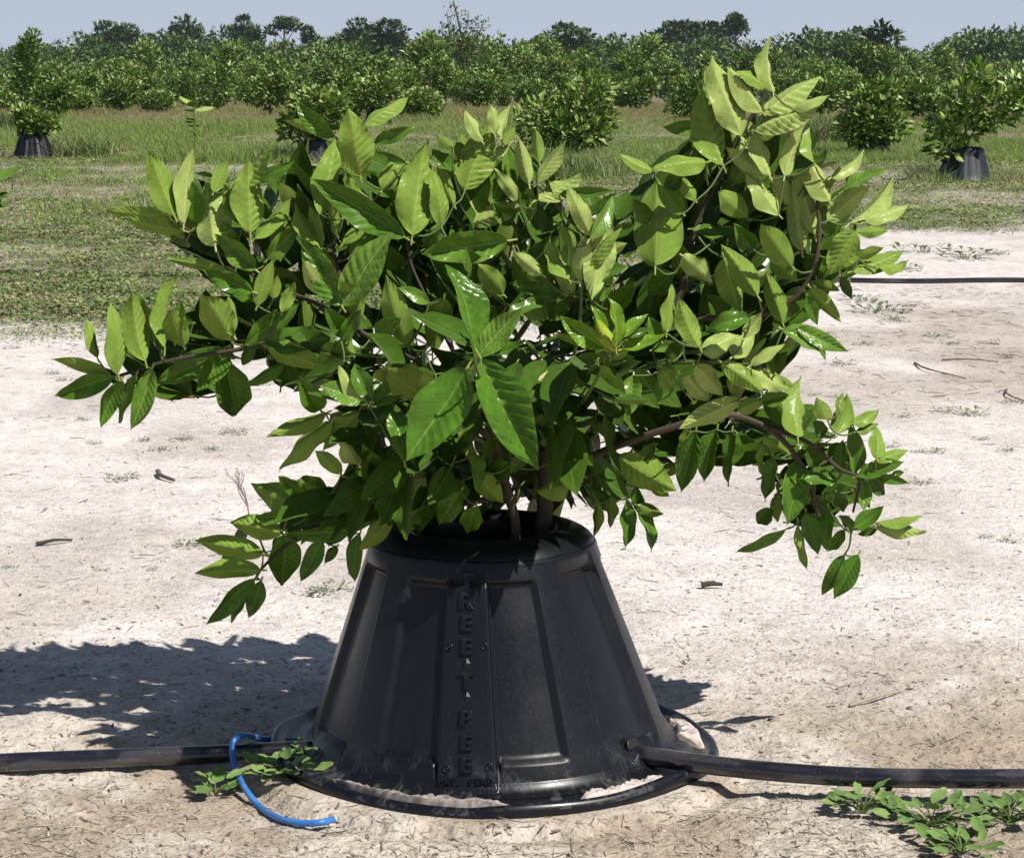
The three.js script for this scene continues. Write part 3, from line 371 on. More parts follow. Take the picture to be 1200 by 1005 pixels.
// the one yellowed leaf with green veins
leafSpots.push({ l: [668, 432, 630, 445, 17, 1, 3], tint: 5, depth: 3.5 });
{
  const yellow = new THREE.MeshPhysicalMaterial({ map: tex(256, 256, (x, y) => { const s = ((x % 128) + 0.5) / 64 - 1, { side, mid } = veinField(s, y / 256), k = clamp(side * 1.5 + mid); return [lerp(228, 96, k), lerp(214, 92, k), lerp(160, 52, k)]; }, true, false), roughness: 0.9, transmission: 0.25, thickness: 0 });
  const R = rng(4242), camAxes = { x: V(1, 0, 0), y: V(0, Math.cos(PITCH), -Math.sin(PITCH)) }, target = [0.08, 0.34, 0.62, 0.88], want = [];
  for (const { l: [bx, by, tx, ty, w, face, br], tint, depth } of leafSpots) {
    const B = P(bx, by, depth), T0 = P(tx, ty, depth), Lf = B.distanceTo(T0), v = camera.position.clone().sub(B).normalize(), wm = w / Math.hypot(tx - bx, ty - by) * Lf;
    let best = null;
    for (let k = -6; k <= 6; k++) {
      const T = P(tx, ty, depth - k * 0.14 * Lf), a = T.clone().sub(B), L = a.length(); a.normalize();
      const u0 = v.clone().addScaledVector(a, -v.dot(a)).normalize(), w0 = a.clone().cross(u0);
      for (let q = -70; q <= 70; q += 10) {
        const n = u0.clone().multiplyScalar(Math.cos(q * RAD)).addScaledVector(w0, Math.sin(q * RAD)), W = wm / Math.max(0.2, Math.cos(q * RAD));
        const ratio = W / L, cost = 1.6 * Math.abs(n.dot(SUN) - target[br]) + 0.05 * Math.abs(k) + 4 * Math.max(0, 0.33 - ratio) + 6 * Math.max(0, ratio - 0.5) + 0.0015 * Math.abs(q) + (n.dot(v) < 0.3 ? 0.6 : 0) + 0.12 * R();
        if (!best || cost < best.cost) best = { cost, a, n, L, W };
      }
    }
    want.push({ B, ...best, face, br, tint, px: Math.hypot(tx - bx, ty - by) });
  }
  const place = (a, n, B) => { const x = a.clone().cross(n); return new THREE.Matrix4().makeBasis(x, a, n).setPosition(B.clone().sub(TREE)); };
  // twigs: every leaf base joins the nearest wood or an earlier leaf base
  const twigs = [], joins = want.map((q) => q.B.clone().sub(TREE));
  const join = (list) => {
    const left = list.slice(); const near = (p) => { let b = null, d = 1e9; for (const n of nodes) { const e = n.distanceToSquared(p); if (e < d) { d = e; b = n; } } return [b, Math.sqrt(d)]; };
    left.sort((p, q) => near(p)[1] - near(q)[1]);
    for (const p of left) {
      const [b, d] = near(p); if (d < 0.004 || d > 0.34) { nodes.push(p); continue; }
      const m = b.clone().lerp(p, 0.5).add(V((R() - 0.5) * 0.12 * d, -0.12 * d, (R() - 0.5) * 0.12 * d));
      twigs.push(taperTube([b, m, p], 0.0016 + 0.006 * d, 0.0013, 6, 5)); nodes.push(b.clone().lerp(p, 0.55), p);
    }
  };
  join(joins);
  const geos = [], ranked = want.map((q, i) => [q.px * q.px * 0.4 + (q.tint === 5 ? 1e6 : 0), i]).sort((p, q) => q[0] - p[0]), single = new Set(ranked.slice(0, 298).map((q) => q[1]));
  want.forEach((q, i) => {
    const up = q.face ? q.n.clone().negate() : q.n, big = q.px > 58;
    const o = { seed: 900 + i * 7, fold: 0.22 + 0.5 * R(), arch: (R() - 0.4) * 0.2, wave: 0.025 + 0.06 * R(), pucker: (0.05 + 0.11 * R()), twist: (R() - 0.5) * 0.9, curl: (R() - 0.6) * 0.6, recurve: 0, stalk: Math.min(0.02, q.L * 0.1) };
    if (q.L > 0.19 && q.br === 2 && q.tint === 1 && !q.face) o.pucker = 0.15;
    if (R() < 0.16) { o.curl = -0.9 * R(); o.wave = 0.12; } if (R() < 0.12) o.twist = 1.6 * (R() - 0.5);
    const tint = q.tint === 5 ? null : q.tint === 3 ? 3 : clamp(q.tint + (R() < 0.28 ? -1 : R() < 0.22 ? 1 : 0), 0, 2);
    if (!single.has(i)) { const g = leafGeo(q.L, q.W, o, 10, 4); g.applyMatrix4(place(q.a, up, q.B)); geos.push(g); return; }
    const m = part('leaf', leafGeo(q.L, q.W * (q.br ? 1 : 0.92), o, big ? 34 : 18, big ? 10 : 6), tint === null ? yellow : leafMat[tint], citrus);
    m.applyMatrix4(place(q.a, up, q.B));
    if (tint === null) m.userData.label = 'yellowed leaf with green veins';
  });
  // the leaves inside and at the back of the crown, seen only in glimpses between the others
  const HULL = [[150,250],[185,200],[300,205],[345,160],[415,140],[500,180],[560,140],[620,175],[680,215],[740,225],[826,120],[890,100],[945,130],[1000,205],[1025,262],[1020,306],[950,370],[915,440],[1000,505],[1025,560],[985,630],[930,630],[890,555],[800,545],[745,585],[700,605],[640,625],[440,635],[410,650],[360,640],[250,665],[300,600],[420,560],[410,520],[350,530],[370,460],[275,460],[150,470],[90,435],[150,385],[230,345],[215,300]];
  const inside = (x, y) => { let c = false; for (let i = 0, j = HULL.length - 1; i < HULL.length; j = i++) { const [xi, yi] = HULL[i], [xj, yj] = HULL[j]; if ((yi > y) !== (yj > y) && x < (xj - xi) * (y - yi) / (yj - yi) + xi) c = !c; } return c; };
  // openings in the crown through which the ground behind shows
  const GAPS = [[345, 310, 24], [432, 325, 18], [562, 330, 20], [745, 300, 14], [620, 292, 16], [300, 442, 28], [362, 545, 26], [905, 470, 16], [840, 560, 24], [250, 330, 14], [228, 318, 22], [395, 268, 14], [410, 430, 10], [752, 486, 10], [870, 330, 10]];
  const gap = (x, y) => GAPS.some(([a, b, r]) => (x - a) ** 2 + (y - b) ** 2 < 0.8 * r * r);
  const bases = []; let tries = 0; const heart = P(620, 560, 3.76);
  while (bases.length < 1100 && tries++ < 150000) {
    const px = 80 + R() * 970, py = 120 + R() * 560; if (!inside(px, py) || (py < 380 && R() < 0.45)) continue;
    const rho = Math.hypot((px - 590) / 520, (py - 400) / 300), zr = 0.55 * Math.sqrt(Math.max(0.03, 1 - rho * rho));
    const low = smooth(370, 430, py) * smooth(320, 380, px) * smooth(790, 720, px), dep = 3.72 + lerp(lerp(0.04, -0.42, low), 0.62, R() ** lerp(1, 1.3, low)) * zr, B = P(px, py, px > 545 && py > 500 ? Math.max(dep, 3.70 + 0.2 * R()) : dep);
    const out = B.clone().sub(heart).normalize(), a = out.multiplyScalar(0.7).add(V(1.3 * (R() - 0.5), 0.9 * (R() - 0.4) - 0.75 * low, 1.3 * (R() - 0.5))).normalize(), L = 0.075 + 0.065 * R();
    const T = B.clone().addScaledVector(a, L), [x2, y2] = toPx(T), [x3, y3] = toPx(B.clone().addScaledVector(a, L * 0.55)); if (!inside(x2, y2) || !inside(x3, y3) || gap(px, py) || gap(x2, y2) || gap(x3, y3)) continue;
    if (py > 606 && B.z > TREE.z - 0.05 && Math.abs(px - 590) < 110) continue;
    const n = V(1.4 * (R() - 0.5), 0.7, 1.2 * R() - 0.3); n.addScaledVector(a, -n.dot(a)).normalize();
    const g = leafGeo(L, L * (0.36 + 0.12 * R()), { seed: tries, fold: 0.15 + 0.3 * R(), arch: (R() - 0.3) * 0.14, wave: 0.03, pucker: 0.03, twist: (R() - 0.5) * 0.5, curl: (R() - 0.6) * 0.3, recurve: 0, stalk: 0.012 }, 10, 4);
    g.applyMatrix4(place(a, n, B)); geos.push(g); bases.push(B.sub(TREE));
  }
  join(bases);
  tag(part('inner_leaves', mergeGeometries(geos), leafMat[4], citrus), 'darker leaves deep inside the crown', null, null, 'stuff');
  tag(part('twigs', mergeGeometries(twigs), greenBark, citrus), null, null, null, 'stuff');
}

// ───────────────────────── trees behind: the grove rows, the cone trees, the wood on the horizon ─────────────────────────
const crownMat = new THREE.MeshPhysicalMaterial({ vertexColors: true, roughness: 0.42, specularIntensity: 0.8, side: THREE.DoubleSide }); crownMat.name = 'foliage';
const trunkMat = new THREE.MeshStandardMaterial({ color: new THREE.Color().setRGB(0.13, 0.11, 0.09), roughness: 0.95 });
// small folded leaves spread through lobes: lobes = [x, y, z, radius x, radius y]; pale = share of young pale leaves
function foliage(seed, lobes, n, leaf, o = {}) {
  const R = rng(seed), pos = [], idx = [], col = [], w = lobes.map((l) => l[3] * l[3] * l[4]), sum = w.reduce((a, b) => a + b), dark = o.dark ?? [0.09, 0.185, 0.018], pale = o.pale ?? [0.36, 0.44, 0.14], a = V(), b = V(), n3 = V(), c = V();
  for (let k = 0; k < n; k++) {
    let q = R() * sum, li = 0; while (q > w[li] && li < lobes.length - 1) q -= w[li++];
    const [lx, ly, lz, rx, ry] = lobes[li], th = R() * 6.283, u = R() * 2 - 1, rr = Math.pow(R(), 0.42) * (0.86 + 0.3 * vnoise(th * 2.2 + seed, u * 3 + li * 7)), s = Math.sqrt(1 - u * u);
    const out = V(s * Math.cos(th), u, s * Math.sin(th)); c.set(lx + out.x * rx * rr, ly + out.y * ry * rr, lz + out.z * rx * rr); if (c.y < (o.floor ?? 0.05)) continue;
    a.copy(out).multiplyScalar(0.75).add(V(R() - 0.5, 0.7 * R() - 0.1, R() - 0.5).multiplyScalar(1.25)).normalize(); n3.set(R() - 0.5, 0.75, R() - 0.5).addScaledVector(out, 0.3); n3.addScaledVector(a, -n3.dot(a)).normalize(); b.copy(a).cross(n3);
    const L = leaf * (0.65 + 0.7 * R()), W = L * (o.wide ?? 0.27), i0 = pos.length / 3, tip = a.clone().multiplyScalar(L).addScaledVector(n3, -0.12 * L).add(c), m = c.clone().addScaledVector(a, 0.45 * L);
    const l = m.clone().addScaledVector(b, W).addScaledVector(n3, 0.09 * L), r = m.clone().addScaledVector(b, -W).addScaledVector(n3, 0.09 * L);
    pos.push(c.x, c.y, c.z, l.x, l.y, l.z, tip.x, tip.y, tip.z, r.x, r.y, r.z, c.x, c.y, c.z, tip.x, tip.y, tip.z);
    idx.push(i0, i0 + 2, i0 + 1, i0 + 4, i0 + 3, i0 + 5);
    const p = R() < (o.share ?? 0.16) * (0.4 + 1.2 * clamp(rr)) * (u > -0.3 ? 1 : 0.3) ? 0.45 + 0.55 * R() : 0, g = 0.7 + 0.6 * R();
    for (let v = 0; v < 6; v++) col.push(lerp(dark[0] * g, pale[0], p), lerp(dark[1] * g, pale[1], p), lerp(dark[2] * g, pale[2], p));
  }
  return geoOf(pos, idx, null, col);
}
function wood(paths) { return mergeGeometries(paths.map(([r0, r1, ...p]) => taperTube(p.map((q) => V(...q)), r0, r1, 8, 6, 0.2))); }
function tree(name, label, category, pos, crown, trunk, group, crownName = 'crown') { const t = thing(name, label, category, pos, group); part('trunk', trunk, trunkMat, t); part(crownName, crown, crownMat, t); return t; }
const NTH = ['first', 'second', 'third', 'fourth', 'fifth', 'sixth', 'seventh', 'eighth', 'ninth', 'tenth', 'eleventh', 'twelfth', 'thirteenth', 'fourteenth', 'fifteenth', 'sixteenth', 'seventeenth', 'eighteenth', 'nineteenth', 'twentieth'];
const nth = (i) => NTH[i] ?? (i < 29 ? 'twenty-' + NTH[i - 20] : i === 29 ? 'thirtieth' : i < 39 ? 'thirty-' + NTH[i - 30] : i === 39 ? 'fortieth' : 'forty-' + NTH[i - 40]);
// where along the horizon, by the treetops that stand out there
const along = (x) => x < 95 ? 'at the far left' : x < 190 ? 'below the broad far-left treetop' : x < 262 ? 'below the tall rounded treetop' : x < 318 ? 'below the ragged dark pine' : x < 395 ? 'below the flat-topped pine' : x < 500 ? 'left of the tall sparse tree' : x < 590 ? 'below the tall sparse tree' : x < 720 ? 'below the half bare greyish treetop' : x < 870 ? 'below the umbrella-shaped tree' : x < 985 ? 'right of the tufted palm-like tree' : x < 1080 ? 'below the pale half bare treetop' : 'at the far right';
const at = (px, depth) => { const p = P(px, 500, depth); p.y = groundY(p.x, p.z); return p; };
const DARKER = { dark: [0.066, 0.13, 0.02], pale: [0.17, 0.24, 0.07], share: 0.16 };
// grove prototypes, one unit about one metre; heights near 2.8 m
const groveShapes = [];
for (let k = 0; k < 7; k++) {
  const R = rng(300 + k), lobes = []; for (let i = 0; i < 8; i++) { const a = R() * 6.28, d = 0.75 * R(); lobes.push([d * Math.cos(a), 0.55 + 1.75 * R(), d * Math.sin(a), 0.38 + 0.42 * R(), 0.34 + 0.36 * R()]); } lobes.push([0, 1.1, 0, 0.9, 0.95]);
  if (k % 2) lobes.push([0.2 * R(), 2.5, 0.1, 0.35, 0.5]);
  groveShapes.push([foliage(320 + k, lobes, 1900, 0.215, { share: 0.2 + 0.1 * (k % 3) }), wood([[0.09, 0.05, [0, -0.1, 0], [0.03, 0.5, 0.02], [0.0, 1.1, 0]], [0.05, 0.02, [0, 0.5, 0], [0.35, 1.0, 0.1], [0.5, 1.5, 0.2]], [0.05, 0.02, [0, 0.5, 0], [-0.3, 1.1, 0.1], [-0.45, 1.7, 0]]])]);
}
const groveProto = [];
function grove(px, depth, height, wide, label, group) {
  const k = hash2(px * 7 | 0, depth | 0) * groveShapes.length | 0, p = at(px, depth), s = height / 2.45, turn = hash2(px | 0, 9) * 6.28; let t;
  if (!groveProto[k]) t = groveProto[k] = tree('grove_tree', label, 'tree', p, ...groveShapes[k], group); else { t = copyOf(groveProto[k], label, group); t.position.copy(p); }
  t.scale.set(s * wide, s, s * wide); t.rotation.y = turn; return t;
}
{
  const R = rng(81), top = (x) => x < 420 ? lerp(74, 67, x / 420) : x < 560 ? 60 : x < 780 ? 64 : x < 1000 ? 70 : 78;
  const rows = [[96, 62, 24, '', 'citrus trees standing loosely before the dense grove rows'], [112, 44, 16, 'leafy citrus tree in the nearest dense row of the grove behind', 'citrus trees in the nearest dense grove row'], [128, 42, 9, 'leafy citrus tree in the second dense row of the grove behind', 'citrus trees in the second dense grove row'], [150, 38, 4, 'leafy citrus tree deep in the grove below the horizon', 'citrus trees deep in the grove'], [185, 34, 0, 'leafy citrus tree deep in the grove below the horizon', 'citrus trees deep in the grove']];
  for (const [depth, step, drop, , group] of rows) for (let x = -70, i = 0; x < 1275; x += step * (0.75 + 0.5 * R())) {
    const d = depth * (1 + 0.07 * (R() - 0.5)), t = top(x) + drop + (R() + R() - 0.9) * 22, base = 95 + EYE / d * F; if (depth === 112 && x > 690 && x < 770 && R() < 0.7) continue;
    grove(x, d, (base - t) * d / F, 1.0 + 0.3 * R(), depth === 96 ? nth(i++) + ' citrus tree from the left in the loose row before the dense grove' : depth === 112 ? nth(i++) + ' citrus tree from the left in the nearest dense grove row' : depth === 128 ? nth(i++) + ' citrus tree from the left in the second dense grove row' : 'citrus tree deep in the grove ' + along(x), depth < 140 ? group : 'citrus trees deep in the grove ' + along(x));
  }
}
// single grove trees that stand out
{
  const d = 138, h = 5.7, w = wood([[0.12, 0.05, [0, 0, 0], [0.1, 2, 0], [-0.1, 4, 0], [-0.5, h, 0]], [0.07, 0.02, [0, 2, 0], [0.9, 3.6, 0], [1.3, 4.7, 0.2]], [0.07, 0.02, [0, 2.2, 0], [-0.7, 3.8, 0.2], [-0.9, 5.2, 0.2]], [0.05, 0.02, [0, 3, 0], [0.3, 4.4, 0], [0.4, 5.2, 0]]]);
  tree('sparse_tree', 'tall sparse tree with bare twigs, highest of the treetops left of centre', 'tree', at(543, d), foliage(41, [[-0.6, 5.2, 0, 0.55, 0.5], [-0.2, 4.6, 0, 0.6, 0.6], [1.0, 4.4, 0, 0.7, 0.55], [0.5, 4.0, 0, 0.7, 0.6], [-0.9, 4.0, 0, 0.6, 0.5], [0.2, 3.2, 0, 1.3, 0.8], [-1.0, 2.8, 0, 0.9, 0.8], [0.9, 2.4, 0, 1.4, 1.1], [-0.4, 1.6, 0, 1.7, 1.2]], 2300, 0.2, { dark: [0.06, 0.11, 0.025] }), w);
  tree('slim_tree', 'tall slim dark citrus tree standing behind the far cone tree at the left', 'tree', at(44, 84), foliage(42, [[0, 1.6, 0, 0.48, 0.9], [0.1, 2.3, 0, 0.42, 0.5], [-0.15, 0.9, 0.1, 0.42, 0.5], [0.3, 2.75, 0, 0.25, 0.2]], 1900, 0.15, { share: 0.07 }), wood([[0.06, 0.04, [0, 0, 0], [0, 1, 0], [0.05, 2, 0]], [0.03, 0.008, [0.05, 2, 0], [0.25, 2.6, 0], [0.4, 3.0, 0]]]));
  tree('round_citrus', 'round dark citrus tree standing alone behind the bright top leaves of the nearest tree', 'tree', at(808, 66), foliage(43, [[0, 0.55, 0, 0.66, 0.5], [0.15, 0.95, 0, 0.5, 0.35], [-0.3, 0.4, 0.1, 0.5, 0.4]], 2000, 0.12, { share: 0.1 }), wood([[0.05, 0.03, [0, 0, 0], [0, 0.4, 0], [0, 0.8, 0]]]));
  for (const [px, py, h, r, label, seed] of [[98, 134, 0.85, 0.6, 'low leafy citrus bush to the right of the slim dark tree', 51], [192, 132, 0.78, 0.62, 'low pale-leaved citrus bush third from the left edge', 52], [12, 132, 0.8, 0.6, 'low citrus bush at the left edge behind the far cone', 53], [252, 128, 0.5, 0.5, 'small low citrus bush behind the thin sapling', 54], [495, 141, 0.95, 0.62, 'dark citrus bush right of the small far black cone', 55]]) {
    const d = groundDepth(py); tree('citrus_bush', label, 'bush', at(px, d), foliage(seed, [[0, h * 0.55, 0, r, h * 0.42], [r * 0.5, h * 0.4, 0, r * 0.6, h * 0.35], [-r * 0.5, h * 0.45, 0.1, r * 0.6, h * 0.35]], 2300, 0.10, { share: 0.42, wide: 0.33 }), wood([[0.035, 0.02, [0, 0, 0], [0, h * 0.3, 0], [0, h * 0.7, 0]]]));
  }
}
{
  const B = [[150, 78, 1.35, 0.8, 'below the broad far-left treetop'], [322, 76, 1.5, 0.85, 'below the flat-topped pine'], [262, 88, 1.7, 0.9, 'behind the thin sapling'], [412, 62, 1.3, 0.75, 'just left of the small far black cone'], [562, 88, 1.5, 0.9, 'below the tall sparse tree'], [625, 80, 1.2, 0.8, 'left of the slanting bush'], [742, 84, 1.25, 0.8, 'between the slanting bush and the round dark citrus'], [955, 72, 1.3, 0.8, 'behind the compact rounded cone tree'], [1060, 66, 1.25, 0.75, 'right of the compact rounded cone tree'], [1180, 70, 1.7, 0.95, 'behind the spreading cone tree at the right edge'], [70, 70, 1.1, 0.7, 'beside the slim dark tree']];
  B.forEach(([px, d, h, r, where], k) => { const R = rng(2300 + k), L = [[0, h * 0.52, 0, r * 0.8, h * 0.4]]; for (let i = 0; i < 5; i++) L.push([(R() - 0.5) * 1.5 * r, h * (0.35 + 0.55 * R()), (R() - 0.5) * r, r * (0.28 + 0.25 * R()), h * (0.16 + 0.14 * R())]); tree('citrus_bush', 'loose leafy citrus bush in the grass ' + where, 'bush', at(px, d), foliage(2400 + k, L, 1700, 0.15, { share: 0.32, wide: 0.3 }), wood([[0.05, 0.03, [0, -0.02, 0], [0, h * 0.35, 0], [0, h * 0.8, 0]]])); });
}
// trees in cones further back; the two largest have leaves that can be told apart
const farCone = mergeGeometries([coneWall(96, 10, false), coneFlange(60)]);
const farPlastic = [0.3, 1.9].map((k) => new THREE.MeshPhysicalMaterial({ map: plasticMap, color: new THREE.Color().setRGB(k, k, k * 1.05), roughness: 0.5 }));
const farLeafGeos = [0, 1, 2, 3].map((k) => leafGeo(1, 0.44, { seed: 70 + k, fold: 0.2 + 0.1 * k, arch: 0.05, wave: 0.03, pucker: 0.02, twist: 0.2 * (k - 1.5), curl: -0.1, stalk: 0.05 }, 6, 2));
function coneTree(px, py, lobes, n, leaf, treeLabel, coneLabel, pale, singles, seed, s = 1) {
  const d = groundDepth(py), p = at(px, d); p.y += 0.0;
  const c = thing('tree_cone', coneLabel, 'tree cone', p.clone().add(V(0, -0.01, 0))); part('wall', farCone, farPlastic[pale], c); c.scale.setScalar(s); c.rotation.y = 0.4 + px;
  const t = tree('cone_citrus', treeLabel, 'tree', p, foliage(seed, lobes, n * 1.7, leaf * 0.82, { share: 0.45, wide: 0.32 }), wood([[0.02, 0.015, [0, 0, 0], [0.01, 0.3, 0], [0, 0.6, 0]], [0.012, 0.006, [0, 0.4, 0], [0.12, 0.6, 0], [0.2, 0.75, 0]], [0.012, 0.006, [0, 0.4, 0], [-0.12, 0.55, 0], [-0.2, 0.65, 0]]]));
  const R = rng(seed * 3 + 1);
  for (let k = 0; k < singles; k++) {
    const l = lobes[R() * lobes.length | 0], th = (R() * 2 - 1) * 1.9, u = R() * 1.7 - 0.7, q = Math.sqrt(Math.max(0, 1 - u * u)), out = V(q * Math.sin(th), u, q * Math.cos(th));
    const c0 = V(l[0] + out.x * l[3] * 0.95, l[1] + out.y * l[4] * 0.95, l[2] + out.z * l[3] * 0.95); if (c0.y < 0.1) continue;
    const a = out.clone().add(V(R() - 0.5, 0.9 * R(), R() - 0.5)).normalize(), nn = V(R() - 0.5, 0.6, 0.5 + R() * 0.5); nn.addScaledVector(a, -nn.dot(a)).normalize(); if (R() < 0.45) nn.negate();
    const m = part('leaf', farLeafGeos[R() * 4 | 0], leafMat[R() * 3 | 0], t); m.matrix.makeBasis(a.clone().cross(nn), a, nn).scale(V(1, 1, 1).multiplyScalar(leaf * (0.8 + 0.5 * R()))).setPosition(c0); m.matrix.decompose(m.position, m.quaternion, m.scale);
  }
  return t;
}
coneTree(49, 186, [[0.02, 0.50, 0, 0.26, 0.14], [0.28, 0.5, 0, 0.12, 0.10], [-0.1, 0.62, 0, 0.2, 0.1]], 420, 0.12, 'small citrus tree barely taller than the far black cone at the left', 'black plastic tree cone standing alone on the grass near the left edge', 0, 0, 61, 1.02);
coneTree(1122, 213, [[-0.12, 0.62, 0, 0.28, 0.2], [0.25, 0.8, 0, 0.34, 0.24], [-0.22, 0.4, 0.08, 0.17, 0.2], [0.55, 0.95, 0, 0.25, 0.2], [0.0, 0.9, 0, 0.2, 0.18], [0.12, 1.15, 0, 0.08, 0.12]], 620, 0.115, 'spreading citrus tree with pale leaves growing from the weathered grey cone at the right', 'weathered grey plastic cone under the spreading tree at the right edge', 1, 190, 62, 1.05);
coneTree(1014, 184, [[0, 0.62, 0, 0.44, 0.38], [0.1, 0.92, 0, 0.33, 0.22], [-0.15, 0.4, 0.1, 0.38, 0.24], [0.25, 0.45, 0.1, 0.28, 0.26]], 1250, 0.125, 'compact rounded citrus tree hiding most of its grey cone, right of the bright top leaves', 'grey plastic cone nearly hidden under the compact rounded tree', 1, 60, 63, 0.95);
coneTree(373, 190, [[0, 0.6, 0, 0.4, 0.26], [0.1, 0.75, 0, 0.42, 0.24], [-0.25, 0.42, 0, 0.22, 0.2]], 1000, 0.125, 'citrus tree in a grey cone behind the upper left leaves of the nearest tree', 'grey plastic cone glimpsed behind the upper left leaves of the nearest tree', 1, 40, 64, 0.85);
coneTree(446, 147, [[-0.1, 0.75, 0, 0.5, 0.42], [0.2, 0.95, 0, 0.42, 0.3]], 1100, 0.13, 'bushy citrus tree above the small black cone left of centre', 'small far black cone left of centre under a bushy tree', 0, 0, 65, 1.25);
coneTree(1086, 147, [[0, 0.55, 0, 0.34, 0.16], [-0.2, 0.6, 0, 0.22, 0.14], [0.2, 0.6, 0, 0.2, 0.14]], 620, 0.12, 'short citrus tree on a small far black cone between two larger cone trees', 'small far black cone between the compact tree and the spreading tree', 0, 0, 66, 1.0);
{
  const d = 34; const t = tree('citrus_bush', 'large citrus bush slanting up to the right, behind the middle of the nearest tree', 'bush', at(668, d), foliage(67, [[0.1, 0.55, 0, 0.5, 0.42], [0.3, 0.95, 0, 0.34, 0.24], [-0.4, 0.55, 0, 0.42, 0.3], [-0.1, 0.35, 0.1, 0.66, 0.3], [0.42, 0.5, 0.1, 0.25, 0.38]], 2600, 0.105, { share: 0.45, wide: 0.32 }), wood([[0.04, 0.02, [0, 0, 0], [0.05, 0.4, 0], [0.2, 0.9, 0]]]));
  const R = rng(5150); for (let k = 0; k < 90; k++) { const l = [[0.1, 0.55, 0.5, 0.42], [0.3, 0.95, 0.34, 0.24], [-0.4, 0.55, 0.42, 0.3]][R() * 3 | 0], th = (R() * 2 - 1) * 1.8, u = R() * 1.6 - 0.6, q = Math.sqrt(1 - u * u), out = V(q * Math.sin(th), u, q * Math.cos(th)), a = out.clone().add(V(R() - 0.5, 0.9 * R(), R() - 0.5)).normalize(), nn = V(R() - 0.5, 0.6, 0.5); nn.addScaledVector(a, -nn.dot(a)).normalize(); if (R() < 0.4) nn.negate(); const m = part('leaf', farLeafGeos[R() * 4 | 0], leafMat[R() * 3 | 0], t); m.matrix.makeBasis(a.clone().cross(nn), a, nn).scale(V(1, 1, 1).multiplyScalar(0.105 * (0.8 + 0.5 * R()))).setPosition(V(l[0] + out.x * l[2] * 0.95, l[1] + out.y * l[3] * 0.95, out.z * l[2] * 0.95)); m.matrix.decompose(m.position, m.quaternion, m.scale); }
}
// thin saplings
for (const [px, py, h, label, seed] of [[234, 188, 0.78, 'thin young sapling with pale top leaves in the grass left of the nearest tree', 71], [-4, 262, 0.30, 'small sapling cut off by the left edge with pale leaf tips', 72]]) {
  const d = groundDepth(py), p = at(px, d), t = thing('sapling', label, 'sapling', p), R = rng(seed);
  part('stem', wood([[0.008, 0.005, [0, -0.02, 0], [0.01, h * 0.5, 0], [0.0, h * 0.95, 0]]]), greenBark, t);
  for (let k = 0; k < 22; k++) { const y = k < 9 ? h * (0.88 + 0.12 * R()) : h * (0.22 + 0.62 * R()), th = R() * 6.28, a = V(Math.cos(th), (k < 9 ? 0.8 : 0.4) * R() - 0.1, Math.sin(th)).normalize(), nn = V(R() * 0.4, 1, 0.5); nn.addScaledVector(a, -nn.dot(a)).normalize(); if (k < 9 && R() < 0.5) nn.negate(); const m = part('leaf', farLeafGeos[k % 4], leafMat[k < 9 ? 2 : 0], t); m.matrix.makeBasis(a.clone().cross(nn), a, nn).scale(V(1, 1, 1).multiplyScalar(0.12 * (0.7 + 0.6 * R()) * (k < 9 ? 2.0 : 1.0))).setPosition(V(0.005, y, 0)); m.matrix.decompose(m.position, m.quaternion, m.scale); }
}
